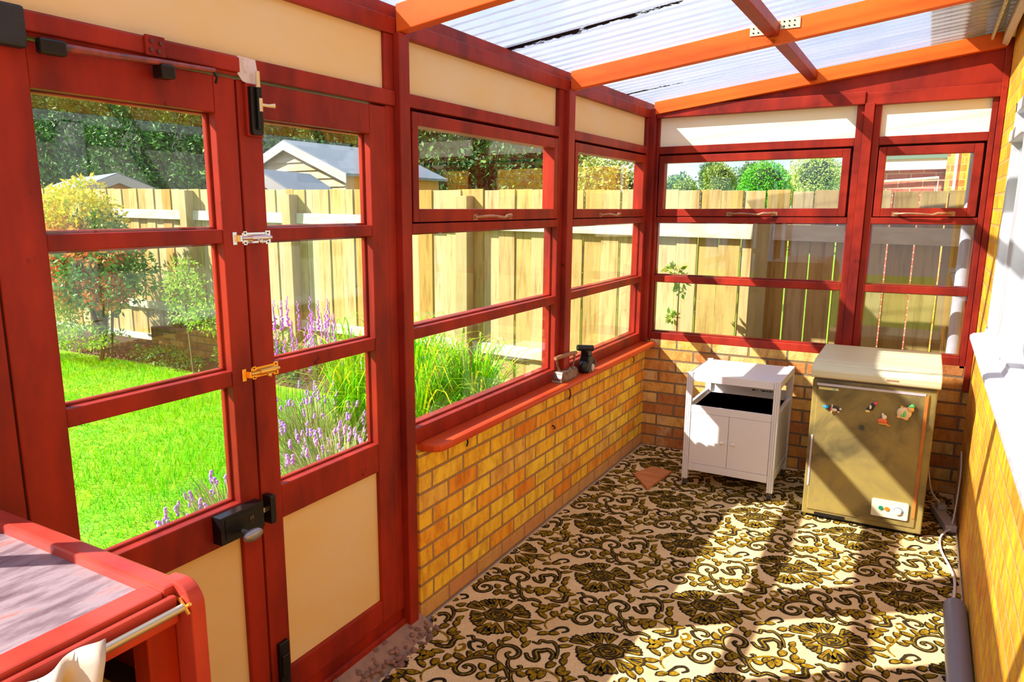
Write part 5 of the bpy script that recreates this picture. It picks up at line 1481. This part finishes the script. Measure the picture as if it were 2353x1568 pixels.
def shed(label, O, gx, lx, half, run, ze, zr, wallm, group=None, lap=0.12, side_mat=None):
    """O: foot of the gable's centre; gx: direction along the gable; lx: direction of the ridge away from the gable"""
    O = Vector(O); gx = Vector(gx).normalized(); lx = Vector(lx).normalized()
    t = empty('garden_shed', O)
    tag(t, label, 'shed', group)
    P = lambda s, l, z: tuple(O + gx * s + lx * l + Vector((0, 0, z)))
    mb = MB()
    # gable wall of lapped boards, each board its own step
    z = 0.0
    while z < zr - 0.02:
        z1 = min(z + lap, zr)
        def hw_(zz): return half if zz <= ze else half * (zr - zz) / (zr - ze)
        a, b = hw_(z), hw_(z1)
        mb.hexa([P(-a, -0.03, z), P(a, -0.03, z), P(a, 0.02, z), P(-a, 0.02, z)], [P(-b, -0.008, z1), P(b, -0.008, z1), P(b, 0.02, z1), P(-b, 0.02, z1)])
        z = z1
    mb.build('gable_wall', wallm, t)
    mb = MB()
    for sg in (-1, 1):
        mb.hexa([P(sg * half, 0.02, 0), P(sg * half, run, 0), P(sg * (half - 0.03), run, 0), P(sg * (half - 0.03), 0.02, 0)], [P(sg * half, 0.02, ze), P(sg * half, run, ze), P(sg * (half - 0.03), run, ze), P(sg * (half - 0.03), 0.02, ze)])
    mb.hexa([P(-half, run - 0.03, 0), P(half, run - 0.03, 0), P(half, run, 0), P(-half, run, 0)], [P(-half, run - 0.03, ze), P(half, run - 0.03, ze), P(half, run, ze), P(-half, run, ze)])
    mb.build('side_wall', side_mat or wallm, t)
    sl_ = (zr - ze) / half; ov = 0.10
    mb = MB()
    for sg in (-1, 1):
        mb.hexa([P(0, -0.10, zr), P(sg * (half + ov), -0.10, zr - sl_ * (half + ov)), P(sg * (half + ov), run + 0.1, zr - sl_ * (half + ov)), P(0, run + 0.1, zr)],
                [P(0, -0.10, zr + 0.05), P(sg * (half + ov), -0.10, zr + 0.04 - sl_ * (half + ov)), P(sg * (half + ov), run + 0.1, zr + 0.04 - sl_ * (half + ov)), P(0, run + 0.1, zr + 0.05)])
    mb.build('roof', ROOFG, t)
    mb = MB()
    for sg in (-1, 1):
        mb.hexa([P(0, -0.12, zr - 0.10), P(sg * (half + ov), -0.12, zr - 0.10 - sl_ * (half + ov)), P(sg * (half + ov), -0.10, zr - 0.10 - sl_ * (half + ov)), P(0, -0.10, zr - 0.10)],
                [P(0, -0.12, zr + 0.03), P(sg * (half + ov), -0.12, zr + 0.03 - sl_ * (half + ov)), P(sg * (half + ov), -0.10, zr + 0.03 - sl_ * (half + ov)), P(0, -0.10, zr + 0.03)])
    mb.build('barge_board', PALE, t)
    return t


shed('large timber shed with pale lapped gable boards and a blue grey roof behind the fence', (-6.65, 8.0, 0), (1, 0, 0), (0, 1, 0), 1.09, 2.4, 2.10, 2.56, CLAD, group='garden sheds', side_mat=TIM)
shed('small low shed roof in front of the large timber shed', (-4.73, 5.66, 0), (0.957, 0.29, 0), (-0.29, 0.957, 0), 0.60, 1.03, 1.62, 1.98, PALE, group='garden sheds')
ls = shed('pale roofed shed behind the red leaved shrub at the far left', (-8.8, 6.6, 0), (0.30, 0.954, 0), (-0.954, 0.30, 0), 1.0, 2.6, 1.70, 2.09, TIM, group='garden sheds')
t = empty('flat_roofed_extension', (1.2, 9.6, 0)); tag(t, 'red brick flat roofed extension of the next house behind the narrow end window', 'building')
MB().box((0.90, 9.02, 0.0), (1.655, 12.0, 1.995)).build('brick_wall', BRICK_N, t)
MB().box((0.84, 8.94, 1.985), (1.655, 12.1, 2.095)).build('fascia', simple('grey white fascia', (0.58, 0.60, 0.66), 0.5), t)
MB().box((0.82, 8.92, 2.095), (1.655, 12.15, 2.135)).build('roof', simple('dark green grey felt', (0.12, 0.20, 0.16), 0.8), t)
MB().tube([(0.90, 8.98, 1.86), (1.60, 8.98, 1.90), (1.60, 8.98, 1.70)], 0.014, 8).build('waste_pipe', UPVC, t, smooth=True)
MB().box((1.656, 8.9, 0.0), (1.827, 9.3, 2.9)).build('house_return', brick('orange return brick', 'x', [(0.0, (0.50, 0.16, 0.03)), (0.5, (0.60, 0.26, 0.04)), (1.0, (0.62, 0.34, 0.06))], (0.5, 0.34, 0.12), base_pink=False), t)
MB().box((1.725, 8.88, 0.0), (1.750, 8.90, 2.9)).build('white_strip', UPVC, t)


HEDGE = island_once('dark hedge leaf', [(0.0, (0.015, 0.06, 0.015)), (0.4, (0.035, 0.12, 0.03)), (0.75, (0.07, 0.20, 0.04)), (1.0, (0.16, 0.30, 0.05))], rough=0.55)
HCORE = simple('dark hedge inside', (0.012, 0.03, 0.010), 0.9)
HBR = island_once('brown hedge leaf', [(0.0, (0.10, 0.05, 0.02)), (0.5, (0.16, 0.12, 0.03)), (1.0, (0.10, 0.18, 0.04))], rough=0.6)




# tall dark hedge trees
t = empty('conifer_hedge', (-16, 13.4, 0))
tag(t, 'tall continuous dark green conifer hedge rising beyond the sheds and fence', 'hedge')
vs_, cs_ = [], MB()
for k in range(13):
    xx = -25.0 + k * 1.62
    hh = 3.55 + 0.155 * max(0, -xx - 7.0)
    c = (xx, 13.4 + 0.3 * math.sin(k * 2.1)); nl = 15000; rad = 1.45
    q = rng.random(nl) ** 0.8; a = rng.uniform(0, 6.283, nl)
    prof = np.minimum(1, (1 - q) * 3.0) ** 0.6 * (1 + 0.12 * np.sin(a * 5 + q * 11) + 0.12 * np.sin(q * 34 + a * 2))
    d = np.stack([np.cos(a), np.sin(a), np.full(nl, 0.35)], 1)
    p = np.stack([c[0] + rad * prof * np.cos(a), c[1] + rad * prof * np.sin(a), 0.1 + q * hh], 1) - d * (rng.random((nl, 1)) ** 2) * rad * 0.25
    vs_.append(leaves(p, 0.12, d / np.linalg.norm(d, axis=1)[:, None]))
    cs_.tube([(c[0], c[1], -0.05), (c[0], c[1], hh * 0.6), (c[0], c[1], hh * 0.9)], [rad * 0.72, rad * 0.72, 0.05], 10)
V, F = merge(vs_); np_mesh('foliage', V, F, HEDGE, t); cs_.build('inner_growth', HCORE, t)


def far_tree(label, c, rad, zt, nl, mat, size=0.085, group='trees beyond the end fence', lump=0.16):
    t = empty('garden_tree', (c[0], c[1], 0)); tag(t, label, 'tree', group)
    zc = zt - rad * 0.95; nl = int(nl * 2.6)
    parts_ = []
    r = random.Random(int(abs(c[0]) * 100))
    for j in range(6):
        a = r.uniform(0, 6.28); q = r.uniform(0.25, 0.5) * rad
        cc = (c[0] + q * math.cos(a), c[1] + q * math.sin(a) * 0.6, zc + r.uniform(-0.5, 0.30) * rad) if j else (c[0], c[1], zc)
        p, d = shell(cc, (rad * (0.62 if j else 0.85),) * 3, nl // (3 if j == 0 else 8), thick=0.3, lump=lump)
        parts_.append(leaves(p, size, d))
    V, F = merge(parts_); np_mesh('crown', V, F, mat, t)
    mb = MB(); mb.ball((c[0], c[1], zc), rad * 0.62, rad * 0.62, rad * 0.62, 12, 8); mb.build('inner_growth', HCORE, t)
    MB().tube([(c[0], c[1], -0.06), (c[0], c[1], zc)], 0.09, 8).build('trunk', simple_once('grey brown bark', (0.14, 0.09, 0.06), 0.8), t)


DG = island_once('dull green leaf', [(0.0, (0.05, 0.14, 0.07)), (0.5, (0.11, 0.24, 0.09)), (1.0, (0.20, 0.34, 0.10))], rough=0.6)
OG = island_once('olive green leaf', [(0.0, (0.14, 0.26, 0.05)), (0.5, (0.26, 0.38, 0.07)), (1.0, (0.42, 0.44, 0.10))], rough=0.6)
VG = island_once('vivid green leaf', [(0.0, (0.04, 0.30, 0.02)), (0.5, (0.10, 0.48, 0.03)), (1.0, (0.24, 0.60, 0.05))], rough=0.5)
LG = island_once('pale green leaf', [(0.0, (0.24, 0.38, 0.08)), (0.5, (0.42, 0.54, 0.12)), (1.0, (0.58, 0.62, 0.20))], rough=0.5)
far_tree('dull green tree at the left edge of the wide end window', (-7.4, 31, 0), 0.8, 3.00, 2600, DG)
far_tree('low yellowish tree between the two darker trees', (-6.6, 29, 0), 0.55, 2.75, 1800, OG)
far_tree('tall dark oak like tree standing against the sky', (-6.5, 33, 0), 0.62, 3.62, 2400, DG)
far_tree('olive green tree in the middle of the tree line', (-5.75, 31, 0), 0.62, 3.42, 2400, OG)
far_tree('dark green tree left of the vivid round tree', (-5.0, 34.5, 0), 0.75, 3.70, 2600, DG)
far_tree('vivid green round tree, the brightest of the tree line', (-3.65, 29, 0), 0.95, 3.42, 5200, VG, size=0.075, lump=0.05)
far_tree('pale feathery tree right of the vivid round tree', (-2.2, 31, 0), 0.95, 3.75, 3600, LG, lump=0.25)
far_tree('pale tree at the right edge of the wide end window', (-0.2, 34, 0), 0.9, 3.9, 3000, LG, lump=0.25)
far_tree('broad dull green trees far behind the narrow end window', (1.8, 34, 0), 1.6, 4.1, 3000, OG)
far_tree('added yellow green tree in place of the yellow wall reflected in the corner window', (-2.95, 11.3, 0), 0.85, 2.55, 3000, LG, size=0.06)  # added tree, stands in for the yellow wall's reflection in the glass
far_tree('grey green tree furthest back at the left of the end window', (-11.3, 45, 0), 1.3, 3.75, 2200, DG, size=0.12)
far_tree('olive tree furthest back beside the dark oak like tree', (-9.5, 47, 0), 1.3, 4.0, 2200, OG, size=0.12)
far_tree('dull tree furthest back behind the vivid round tree', (-7.2, 44, 0), 1.4, 4.15, 2200, DG, size=0.12)
far_tree('tall pale tree furthest back above the fence post', (-4.4, 48, 0), 1.7, 4.9, 2600, LG, size=0.12)
far_tree('tall olive tree furthest back at the right of the end window', (-1.2, 45, 0), 1.6, 4.9, 2600, OG, size=0.12)
